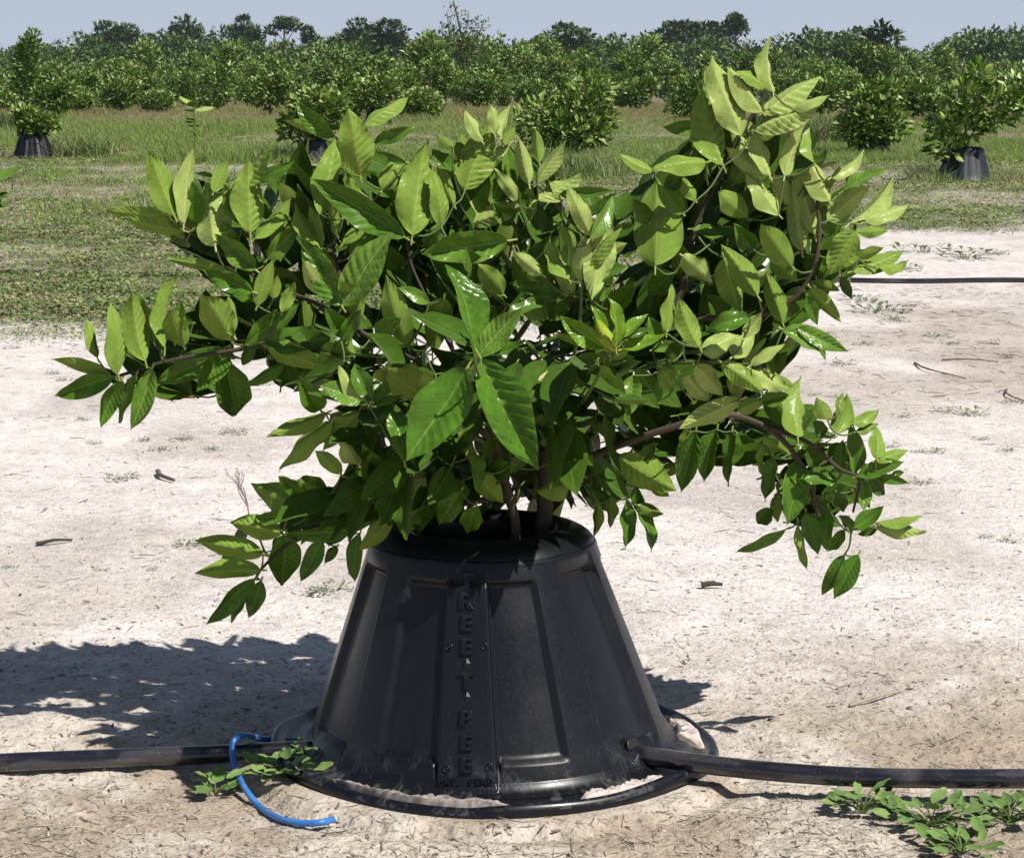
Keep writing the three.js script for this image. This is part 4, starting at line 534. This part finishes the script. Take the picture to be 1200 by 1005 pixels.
// the wood on the horizon, about 400 m away
{
  const shapes = [];
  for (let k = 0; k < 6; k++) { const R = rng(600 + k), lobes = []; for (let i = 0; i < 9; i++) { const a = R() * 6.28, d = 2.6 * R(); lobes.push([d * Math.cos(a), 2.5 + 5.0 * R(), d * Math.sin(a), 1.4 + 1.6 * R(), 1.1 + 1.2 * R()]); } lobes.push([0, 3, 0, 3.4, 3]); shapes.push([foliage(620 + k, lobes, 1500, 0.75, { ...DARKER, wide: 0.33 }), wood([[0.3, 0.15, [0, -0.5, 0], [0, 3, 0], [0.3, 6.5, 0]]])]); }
  const pine = (seed, h, lobes, n) => [foliage(seed, lobes, n, 0.8, { dark: [0.06, 0.105, 0.03], pale: [0.13, 0.18, 0.07], share: 0.1, wide: 0.3 }), wood([[0.28, 0.12, [0, -0.5, 0], [0.15, h * 0.5, 0], [0, h, 0]], [0.1, 0.04, [0.1, h * 0.62, 0], [1.2, h * 0.75, 0], [2, h * 0.86, 0]], [0.1, 0.04, [0.1, h * 0.66, 0], [-1.1, h * 0.78, 0], [-1.9, h * 0.84, 0]]])];
  const R = rng(909), protos = []; const prof = (x) => { const pts = [[-80, 58], [0, 55], [60, 54], [90, 48], [130, 42], [160, 47], [200, 44], [222, 32], [240, 42], [290, 38], [320, 48], [380, 46], [420, 40], [470, 46], [540, 40], [600, 54], [660, 50], [720, 44], [770, 48], [830, 40], [880, 48], [940, 40], [990, 36], [1020, 44], [1060, 58], [1090, 50], [1110, 44], [1150, 38], [1180, 36], [1280, 36]]; for (let i = 0; i < pts.length - 1; i++) if (x <= pts[i + 1][0]) return lerp(pts[i][1], pts[i + 1][1], (x - pts[i][0]) / (pts[i + 1][0] - pts[i][0])); return 40; };
  for (const [dep, step, drop] of [[340, 22, 8], [400, 26, 0]]) for (let x = -70; x < 1270; x += step * (0.7 + 0.6 * R())) {
    const d = dep * (1 + 0.1 * (R() - 0.5)), t = prof(x) + drop + (R() - 0.3) * 8, h = (95 - t) * d / F + EYE, k = R() * 6 | 0, p = at(x, d); p.y = 0; const label = 'dark broadleaved tree of the horizon wood ' + along(x), group = 'trees of the horizon wood ' + along(x); let o;
    if (!protos[k]) o = protos[k] = tree('woodland_tree', label, 'tree', p, ...shapes[k], group); else { o = copyOf(protos[k], label, group); o.position.copy(p); }
    const s = h / 8.2; o.scale.set(s * (0.85 + 0.4 * R()), s, s); o.rotation.y = R() * 6.28;
  }
  const tall = (px, top, dep, label, name, lobesOf, n, seed) => { const h = (95 - top) * dep / F + EYE, o = tree(name, label, 'tree', (() => { const p = at(px, dep); p.y = 0; return p; })(), ...pine(seed, h, lobesOf(h), n)); return o; };
  tall(339, 23, 400, 'lone flat-topped pine on the horizon left of centre', 'pine_tree', (h) => [[0.4, h - 0.7, 0, 2.0, 0.7], [2.0, h - 1.5, 0, 1.5, 0.5], [-1.8, h - 1.9, 0, 1.4, 0.6], [1, h - 1.9, 0, 1.2, 0.4], [-2.8, h - 2.7, 0, 0.8, 0.4]], 520, 31);
  tall(293, 22, 400, 'ragged dark pine to the left of the lone flat-topped pine', 'pine_tree', (h) => [[0, h - 0.8, 0, 1.2, 0.9], [1.6, h - 2.4, 0, 1.3, 0.8], [-1.4, h - 2.6, 0, 1.4, 0.9], [0.4, h - 3.6, 0, 2.2, 1.2], [2.4, h - 3.2, 0, 0.7, 1.0]], 900, 32);
  tall(226, 21, 390, 'tall rounded dark tree on the horizon at the left', 'rounded_tree', (h) => [[0, h - 1.6, 0, 2.0, 1.6], [0.8, h - 3.4, 0, 3.0, 2.0], [-1.6, h - 3.6, 0, 2.0, 1.6], [0, h - 5.5, 0, 3.6, 2.4]], 1500, 33);
  tall(366, 34, 400, 'small pine just right of the lone flat-topped pine', 'pine_tree', (h) => [[0, h - 0.8, 0, 1.0, 0.8], [0.4, h - 2, 0, 1.2, 0.8]], 300, 34);
  tall(425, 24, 370, 'bushy treetop on the horizon left of the tall sparse tree', 'rounded_tree', (h) => [[0, h - 1.2, 0, 1.7, 1.2], [1.6, h - 2.4, 0, 1.7, 1.1], [-1.5, h - 2.6, 0, 1.6, 1.2], [0, h - 4, 0, 3, 1.8]], 1000, 35);
  tall(458, 25, 330, 'dark open-crowned treetop just left of the tall sparse tree', 'rounded_tree', (h) => [[0, h - 1, 0, 1.6, 0.9], [1.5, h - 1.6, 0, 1.2, 0.8], [-1.4, h - 2.0, 0, 1.1, 0.8], [0.4, h - 3.4, 0, 2.4, 1.6]], 900, 36);
  tall(806, 26, 390, 'broad umbrella-shaped tree on the horizon right of centre', 'umbrella_tree', (h) => [[-2, h - 1.4, 0, 3.4, 1.1], [2.6, h - 1.6, 0, 3.2, 1.0], [5, h - 2.2, 0, 2.0, 0.9], [-4.6, h - 2.6, 0, 2.0, 1.0], [0, h - 3.0, 0, 4.6, 1.0]], 2200, 37);
  tall(855, 18, 390, 'tall palm-like tree with a round tuft above the horizon right of centre', 'tufted_tree', (h) => [[0, h - 1.6, 0, 1.5, 1.4], [1.0, h - 2.4, 0, 1.1, 0.9], [-0.9, h - 2.6, 0, 1.0, 0.9]], 650, 38);
  tall(148, 27, 380, 'broad dark treetop on the horizon at the far left', 'rounded_tree', (h) => [[-1.6, h - 1.4, 0, 2.2, 1.2], [1.6, h - 1.6, 0, 1.8, 1.0], [3.4, h - 2.2, 0, 1.4, 0.9], [0, h - 3.4, 0, 4, 1.8]], 1500, 39);
  tall(660, 31, 260, 'greyish half bare tree on the horizon right of the gap in the treetops', 'bare_tree', (h) => [[0, h - 1, 0, 1.6, 0.9], [1.8, h - 1.3, 0, 1.4, 0.9], [-1.4, h - 1.8, 0, 1.2, 0.8], [0.4, h - 2.8, 0, 2.6, 1.2]], 480, 40);
  tall(1022, 27, 230, 'pale half bare treetop on the horizon between the wood and the right edge', 'bare_tree', (h) => [[0, h - 0.8, 0, 0.8, 0.7], [0.9, h - 1.6, 0, 0.9, 0.7], [-0.9, h - 1.8, 0, 0.9, 0.7]], 240, 44);
  // what lies between: low scrub that reads as one mass
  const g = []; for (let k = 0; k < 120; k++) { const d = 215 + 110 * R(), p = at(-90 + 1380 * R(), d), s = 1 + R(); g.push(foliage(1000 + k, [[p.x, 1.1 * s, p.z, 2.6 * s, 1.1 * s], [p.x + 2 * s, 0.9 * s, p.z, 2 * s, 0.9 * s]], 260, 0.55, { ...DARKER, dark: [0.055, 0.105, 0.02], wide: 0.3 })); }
  tag(part('scrub', mergeGeometries(g), crownMat, scene), 'low green scrub between the grove and the wood on the horizon', 'scrub', null, 'stuff');
}

// ───────────────────────── grass, weeds and litter ─────────────────────────
function instanced(name, geo, mat, list, label, category) {
  const m = new THREE.InstancedMesh(geo, mat, list.length); m.name = name; const q = new THREE.Quaternion(), e = new THREE.Euler(), M = new THREE.Matrix4(), c = new THREE.Color();
  list.forEach(([p, rx, ry, rz, s, col], i) => { q.setFromEuler(e.set(rx, ry, rz, 'YXZ')); M.compose(p, q, s.isVector3 ? s : V(s, s, s)); m.setMatrixAt(i, M); m.setColorAt(i, c.setRGB(...col)); });
  m.castShadow = m.receiveShadow = true; scene.add(m); return tag(m, label, category, null, 'stuff');
}
function bladeTuft(seed, n, spread, lean, wide) {                     // unit height
  const R = rng(seed), pos = [], idx = [];
  for (let k = 0; k < n; k++) { const a = R() * 6.28, x = spread * (R() - 0.5), z = spread * (R() - 0.5), h = 0.5 + 0.5 * R(), l = lean * (0.3 + R()), dx = Math.cos(a), dz = Math.sin(a), w = wide * (0.7 + 0.6 * R()), i = pos.length / 3;
    for (const [t, ww] of [[0, 1], [0.5, 0.8], [1, 0]]) { const o = l * t * t, y = h * t * (1 - 0.25 * l * t); if (ww) pos.push(x + dx * o - dz * w * ww, y, z + dz * o + dx * w * ww, x + dx * o + dz * w * ww, y, z + dz * o - dx * w * ww); else pos.push(x + dx * o, y, z + dz * o); }
    idx.push(i, i + 1, i + 2, i + 1, i + 3, i + 2, i + 2, i + 3, i + 4); }
  return geoOf(pos, idx);
}
function sprigGeo(seed, n) {                                          // creeping weed: little leaves close to the ground, unit radius
  const R = rng(seed), pos = [], idx = [];
  for (let k = 0; k < n; k++) { const a = R() * 6.28, d = 0.15 + 0.85 * Math.sqrt(R()), b = a + (R() - 0.5) * 2, L = 0.22 + 0.25 * R(), w = L * 0.22, y = 0.05 + 0.3 * R(), x = d * Math.cos(a), z = d * Math.sin(a), i = pos.length / 3, t = (R() - 0.3) * 0.25;
    pos.push(x, y, z, x + Math.cos(b) * L * 0.5 - Math.sin(b) * w, y + t + 0.04, z + Math.sin(b) * L * 0.5 + Math.cos(b) * w, x + Math.cos(b) * L * 0.5 + Math.sin(b) * w, y + t + 0.04, z + Math.sin(b) * L * 0.5 - Math.cos(b) * w, x + Math.cos(b) * L, y + 1.4 * t, z + Math.sin(b) * L); idx.push(i, i + 1, i + 2, i + 1, i + 3, i + 2); }
  return geoOf(pos, idx);
}
const weedMat = new THREE.MeshStandardMaterial({ roughness: 0.8, side: THREE.DoubleSide }), strawMat = new THREE.MeshStandardMaterial({ roughness: 0.95, side: THREE.DoubleSide });
{
  const R = rng(2024), low = [], tall = [], straw = [];
  const GR = [[0.14, 0.21, 0.045], [0.20, 0.25, 0.07], [0.10, 0.165, 0.04], [0.26, 0.28, 0.11]], ST = [[0.30, 0.24, 0.13], [0.36, 0.30, 0.19], [0.22, 0.17, 0.10]];
  const pick = (a, j = 0.25) => { const c = a[R() * a.length | 0], k = 1 + j * (R() - 0.5) * 2; return c.map((v) => v * k); };
  for (let k = 0; k < 90000; k++) {                                   // creeping weeds, 9 to 45 m ahead
    const d = 9 * Math.pow(5, R()), px = -60 + 1320 * R(), p = P(px, 400, d); p.y = groundY(p.x, p.z); const c = cover(p.x, p.z); if (R() > c * 1.15) continue;
    low.push([p, 0, R() * 6.28, 0, (0.035 + 0.09 * R() * R()) * (0.9 + d / 40), R() < 0.12 ? pick(ST) : pick(GR, 0.4)]);
  }
  for (let k = 0; k < 110000; k++) {                                   // standing grass
    const d = 17 * Math.pow(6.6, R()), px = -60 + 1320 * R(), p = P(px, 400, d); p.y = groundY(p.x, p.z); const c = cover(p.x, p.z), patch = fbm(p.x * 0.28 + 50, p.z * 0.12, 3); if (R() > c * Math.max(smooth(0.34, 0.6, patch), 0.75 * smooth(42, 55, d)) * (d < 24 ? 0.05 : d < 31 ? 0.22 : 1)) continue;
    const red = smooth(48, 78, d) * 0.55, s = (0.06 + 0.2 * R() * smooth(0.4, 0.62, patch) + 0.16 * R() * smooth(42, 60, d)) * (px < 340 && d > 30 && d < 60 ? 1.25 : 1);
    tall.push([p, 0.2 * (R() - 0.5), R() * 6.28, 0.2 * (R() - 0.5), V(s * 0.9, s, s * 0.9), R() < red ? pick([[0.30, 0.2, 0.11], [0.26, 0.2, 0.11], [0.2, 0.18, 0.07]]) : R() < 0.16 ? pick(ST) : pick([[0.17, 0.285, 0.045], [0.225, 0.31, 0.06], [0.12, 0.225, 0.04]])]);
  }
  // tall weeds under the slanting bush and beside the far cones
  for (const [px, d, spread, n, s] of [[640, 27, 70, 260, 0.32], [700, 27, 60, 160, 0.24], [100, 34, 40, 200, 0.36], [960, 40, 45, 260, 0.5], [20, 50, 60, 220, 0.5], [1085, 25.6, 40, 90, 0.2], [1170, 25.6, 50, 120, 0.14], [405, 33, 30, 120, 0.3], [330, 33, 50, 160, 0.24]]) for (let k = 0; k < n; k++) { const p = P(px + spread * (R() + R() - 1), 400, d + (R() - 0.5) * 2.5); p.y = groundY(p.x, p.z); const h = s * (0.5 + R()); tall.push([p, 0.3 * (R() - 0.5), R() * 6.28, 0.3 * (R() - 0.5), V(h, h, h), R() < 0.3 ? pick(ST) : pick([[0.12, 0.21, 0.05], [0.16, 0.25, 0.06], [0.13, 0.21, 0.05]])]); }
  instanced('creeping_weeds', sprigGeo(3, 9), weedMat, low, 'low green weeds creeping over the soil behind the nearest tree', 'weeds');
  instanced('grass', bladeTuft(4, 13, 0.9, 0.9, 0.013), weedMat, tall, 'standing grass, green and reddish, between the cone trees and the grove', 'grass');
  // straw, root fibres and dark bits on the sand
  for (let k = 0; k < 70000; k++) {
    const d = 3.05 + 9.5 * Math.pow(R(), 1.9), px = -40 + 1280 * R(), p = P(px, 500, d); p.y = groundY(p.x, p.z) + 0.0015; const r = Math.hypot(p.x - TREE.x, p.z - TREE.z); if (r < 0.385) continue;
    const near = smooth(3.8, 3.4, d), rt = smooth(0.02, 0.12, p.x / d) * smooth(7, 8.2, d), q = R(); if (q > 0.07 + 0.42 * near * (0.3 + fbm(p.x * 6, p.z * 6, 3)) + 0.3 * rt * smooth(0.45, 0.62, fbm(p.x * 1.4 + 9, p.z * 1.1, 4)) + 0.25 * smooth(9, 10.5, d)) continue;
    const dark = R() < 0.45 - 0.25 * near, L = (0.004 + 0.017 * R() ** 3) * (1 + 0.25 * rt) * (1 + 0.05 * d);
    straw.push([p, (R() - 0.5) * 0.5, R() * 6.28, (R() - 0.5) * 0.35, V(L, L * (0.04 + 0.05 * R()), L * (0.05 + 0.06 * R())), dark ? pick([[0.10, 0.085, 0.07], [0.15, 0.12, 0.09]]) : pick([[0.42, 0.36, 0.27], [0.5, 0.44, 0.36], [0.34, 0.27, 0.19]])]);
  }
  for (let k = 0; k < 9000; k++) { const d = 3.05 + 4 * R() * R(), p = P(-40 + 1280 * R(), 500, d); p.y = groundY(p.x, p.z); if (Math.hypot(p.x - TREE.x, p.z - TREE.z) < 0.4) continue; const L = 0.003 + 0.007 * R() * R(); straw.push([p, R() * 3, R() * 6, R() * 3, V(L, L * 0.6, L * 0.8), pick([[0.5, 0.44, 0.39], [0.38, 0.33, 0.28], [0.2, 0.17, 0.14]])]); }
  const fib = new THREE.CylinderGeometry(0.5, 0.35, 2, 5, 3); fib.rotateZ(Math.PI / 2); { const a = fib.attributes.position; for (let i = 0; i < a.count; i++) a.setZ(i, a.getZ(i) + 1.4 * a.getX(i) ** 2); fib.computeVertexNormals(); }
  instanced('straw_litter', fib, strawMat, straw, 'scattered straw, root fibres and dark crumbs on the sand', 'litter');
}
// weed tufts standing singly on the sand
{
  const mats = [[0.15, 0.18, 0.075], [0.12, 0.155, 0.06], [0.21, 0.2, 0.12]].map((c) => new THREE.MeshStandardMaterial({ color: new THREE.Color().setRGB(...c), roughness: 0.85, side: THREE.DoubleSide }));
  const tuft = (k) => { const g = [sprigGeo(90 + k, 46), bladeTuft(80 + k, 26, 1.1, 0.9, 0.02)]; g[1].scale(0.7, 0.55, 0.7); return mergeGeometries(g); }, geos = [0, 1, 2, 3].map(tuft);
  const own = { 0: 'low green weed tuft alone on the white sand at the left', 1: 'weed tuft on the sand just left of the cone under the lowest leaves', 2: 'thin weed tuft on the sand below the bare dry stem', 3: 'weed tuft on the sand right of the lowest right leaves', 4: 'wide green weed patch on the sand right of the hose, nearest to it', 5: 'small weed sprout on the sand right of the cone' };
  const L = [[142, 562, 34, 0], [385, 694, 46, 1], [226, 640, 36, 0], [1080, 566, 26, 2], [1035, 363, 60, 1], [754, 719, 10, 1], [212, 516, 26, 0], [275, 508, 30, 2], [98, 493, 16, 1], [248, 528, 22, 0], [60, 440, 16, 1], [75, 448, 18, 2], [18, 411, 12, 1], [165, 517, 20, 0], [110, 520, 16, 0], [188, 528, 22, 1], [1098, 392, 24, 0], [1112, 400, 20, 1], [1140, 484, 36, 0], [1104, 482, 26, 2], [1190, 470, 24, 2], [1184, 634, 24, 1], [1158, 630, 16, 0], [1058, 488, 22, 2], [1150, 515, 18, 1], [1048, 524, 16, 2], [1075, 530, 14, 1], [985, 425, 30, 2], [1012, 402, 20, 0], [1085, 298, 60, 1], [1134, 306, 64, 1], [1060, 318, 40, 1], [1010, 350, 40, 1], [1050, 375, 30, 1], [1170, 300, 26, 2], [955, 462, 14, 2], [1096, 530, 24, 0], [1178, 528, 20, 0], [305, 452, 26, 1], [330, 446, 22, 0], [12, 665, 16, 1], [118, 668, 14, 0], [178, 668, 12, 2], [190, 462, 14, 1], [1160, 400, 22, 2], [1182, 416, 20, 0]];
  const protos = [];
  const side = (q) => q[0] > 600, rank = (i) => L.filter((q, j) => !own[j] && side(q) === side(L[i]) && (q[1] > L[i][1] || (q[1] === L[i][1] && j < i))).length;
  L.forEach(([px, py, w, m], i) => {
    const p = G(px, py), s = w * Math.hypot(-p.z, EYE) / F * 0.55, k = i % 4, key = k * 3 + m, label = own[i] ?? `${nth(rank(i))} lowest of the small weed tufts on the sand to the ${px > 600 ? 'right' : 'left'} of the tree`, group = own[i] ? undefined : px > 600 ? 'sparse weed tufts on the sand at the right' : 'sparse weed tufts on the sand at the left';
    const o = part('weed_tuft', geos[k], mats[m], scene); tag(o, label, 'weed', group); o.position.copy(p); o.scale.set(s, s * 0.75, s); o.rotation.y = i * 1.3;
  });
  // bare dry stem
  const p = G(292, 612), R = rng(3), g = [], grow = (q, dir, len, r, n) => { const e = q.clone().addScaledVector(dir, len), mid = q.clone().lerp(e, 0.5).add(V(R() - 0.5, 0, R() - 0.5).multiplyScalar(len * 0.12)); g.push(taperTube([q, mid, e], r, r * 0.6, 5, 4)); if (n) for (let k = 0; k < 3; k++) grow(q.clone().lerp(e, 0.45 + 0.5 * R()), dir.clone().add(V(R() - 0.5, R() * 0.4, R() - 0.5).multiplyScalar(1.3)).normalize(), len * 0.62, r * 0.62, n - 1); };
  grow(V(0, 0, 0), V(-0.15, 1, 0).normalize(), 0.09, 0.0022, 3); const ds = part('dry_stem', mergeGeometries(g), new THREE.MeshStandardMaterial({ color: new THREE.Color().setRGB(0.26, 0.2, 0.16), roughness: 0.95 }), scene); ds.position.copy(p); tag(ds, 'bare branched dry stem standing on the sand left of the low left leaves', 'dry plant');
}
// broad-leaved weeds by the pipe, each leaf its own piece
{
  const mats = [[0.15, 0.28, 0.05], [0.21, 0.33, 0.08], [0.11, 0.21, 0.045]].map((c) => new THREE.MeshPhysicalMaterial({ color: new THREE.Color().setRGB(...c), roughness: 0.8, transmission: 0.2, thickness: 0, clearcoat: 0.25, clearcoatRoughness: 0.4, side: THREE.DoubleSide }));
  const geos = [0, 1, 2, 3, 4].map((k) => leafGeo(1, 0.5, { seed: 140 + k, fold: 0.15 + 0.06 * k, arch: 0.06, wave: 0.06, pucker: 0.03, twist: 0.3 * (k - 2), curl: -0.25, stalk: 0.1 }, 8, 4));
  const list = [[1012, 938, 36, 30, 'small green weed creeping under the right-hand pipe, nearest to the cone', 0.032], [1092, 955, 50, 46, 'leafy green weed in front of the right-hand pipe, between two other weeds', 0.036], [1128, 984, 40, 28, 'leafy green weed lowest in the bottom right corner', 0.034], [1184, 948, 44, 36, 'leafy green weed at the right edge below the pipe', 0.034], [252, 915, 22, 16, 'small weed in front of the blue tube loop', 0.036], [332, 902, 40, 24, 'pale green weed inside the loop of the blue tube', 0.036], [356, 886, 20, 14, 'green weed growing against the foot of the cone beside the pipe', 0.034]];
  list.forEach(([px, py, w, n, label, L], k) => {
    const p = G(px, py), R = rng(700 + k), t = thing('broadleaf_weed', label, 'weed', p), s = w * 3.7 / F, stems = [];
    for (let i = 0; i < n; i++) {
      const a = R() * 6.28, d = s * Math.sqrt(R()), h = 0.008 + 0.032 * R() * (1 - 0.5 * d / s), b = V(d * Math.cos(a), h, d * Math.sin(a) * 0.75), th = a + (R() - 0.5) * 1.8, ax = V(Math.cos(th), 0.05 + 0.5 * R(), Math.sin(th)).normalize(), nn = V((R() - 0.5) * 0.8, 1, (R() - 0.2) * 0.8); nn.addScaledVector(ax, -nn.dot(ax)).normalize();
      const m = part('leaf', geos[R() * 5 | 0], mats[R() * 3 | 0], t), q = L * (0.4 + 0.85 * R()); m.matrix.makeBasis(ax.clone().cross(nn), ax, nn).scale(V(q, q, q)).setPosition(b); m.matrix.decompose(m.position, m.quaternion, m.scale);
      if (i % 2 === 0) stems.push(taperTube([V(0, 0, 0), V(b.x * 0.5, h * 0.5 + 0.008, b.z * 0.5), b], 0.0016, 0.001, 4, 4));
    }
    part('stems', mergeGeometries(stems), greenBark, t);
  });
}
// sticks and scraps lying on the sand
{
  const m = [[0.16, 0.12, 0.09], [0.06, 0.05, 0.045], [0.40, 0.33, 0.25]].map((c) => new THREE.MeshStandardMaterial({ color: new THREE.Color().setRGB(...c), roughness: 0.95 }));
  const sticks = [[[42, 640], [84, 635], 0.005, 1, 'dark broken stick on the sand at the left edge of the white strip'], [[822, 690], [846, 689], 0.008, 1, 'short dark piece of bark on the sand right of the cone'], [[996, 828], [1056, 812], 0.0035, 2, 'pale thin twig on the sand above the right-hand pipe'], [[1072, 424], [1132, 442], 0.0045, 0, 'dark curved dead branch on the sand at the right'], [[1104, 420], [1170, 422], 0.0035, 0, 'straight dead branch on the sand near the right edge'], [[1180, 455], [1215, 475], 0.004, 0, 'dead branch cut off by the right edge'], [[185, 556], [204, 566], 0.008, 0, 'small dark twig beside the lone weed tuft at the left']];
  for (const [a, b, r, k, label] of sticks) { const p = G(...a), q = G(...b), c = p.clone().lerp(q, 0.5), u = q.clone().sub(p); const mid = c.clone().add(V(0, 0.012, 0)).addScaledVector(V(-u.z, 0, u.x), 0.10); p.y += r; q.y += r; tag(part('stick', taperTube([p, mid, q], r, r * 0.5, 10, 6, 0.5), m[k], scene), label, 'stick'); }
  const fl = part('fallen_leaf', leafGeo(0.13, 0.05, { seed: 8, fold: 0.2, arch: 0.06, wave: 0.05, pucker: 0.02, twist: 0.3, curl: 0.2, stalk: 0.01 }, 12, 4), new THREE.MeshStandardMaterial({ color: new THREE.Color().setRGB(0.5, 0.26, 0.10), roughness: 0.8, side: THREE.DoubleSide }), scene);
  fl.position.copy(G(200, 467)).add(V(0, 0.012, 0)); fl.rotation.set(-Math.PI / 2, 0, -Math.PI / 2 + 0.1, 'YXZ'); tag(fl, 'dry orange leaf fallen on the sand behind the left branch', 'leaf');
}

renderer.render(scene, camera);
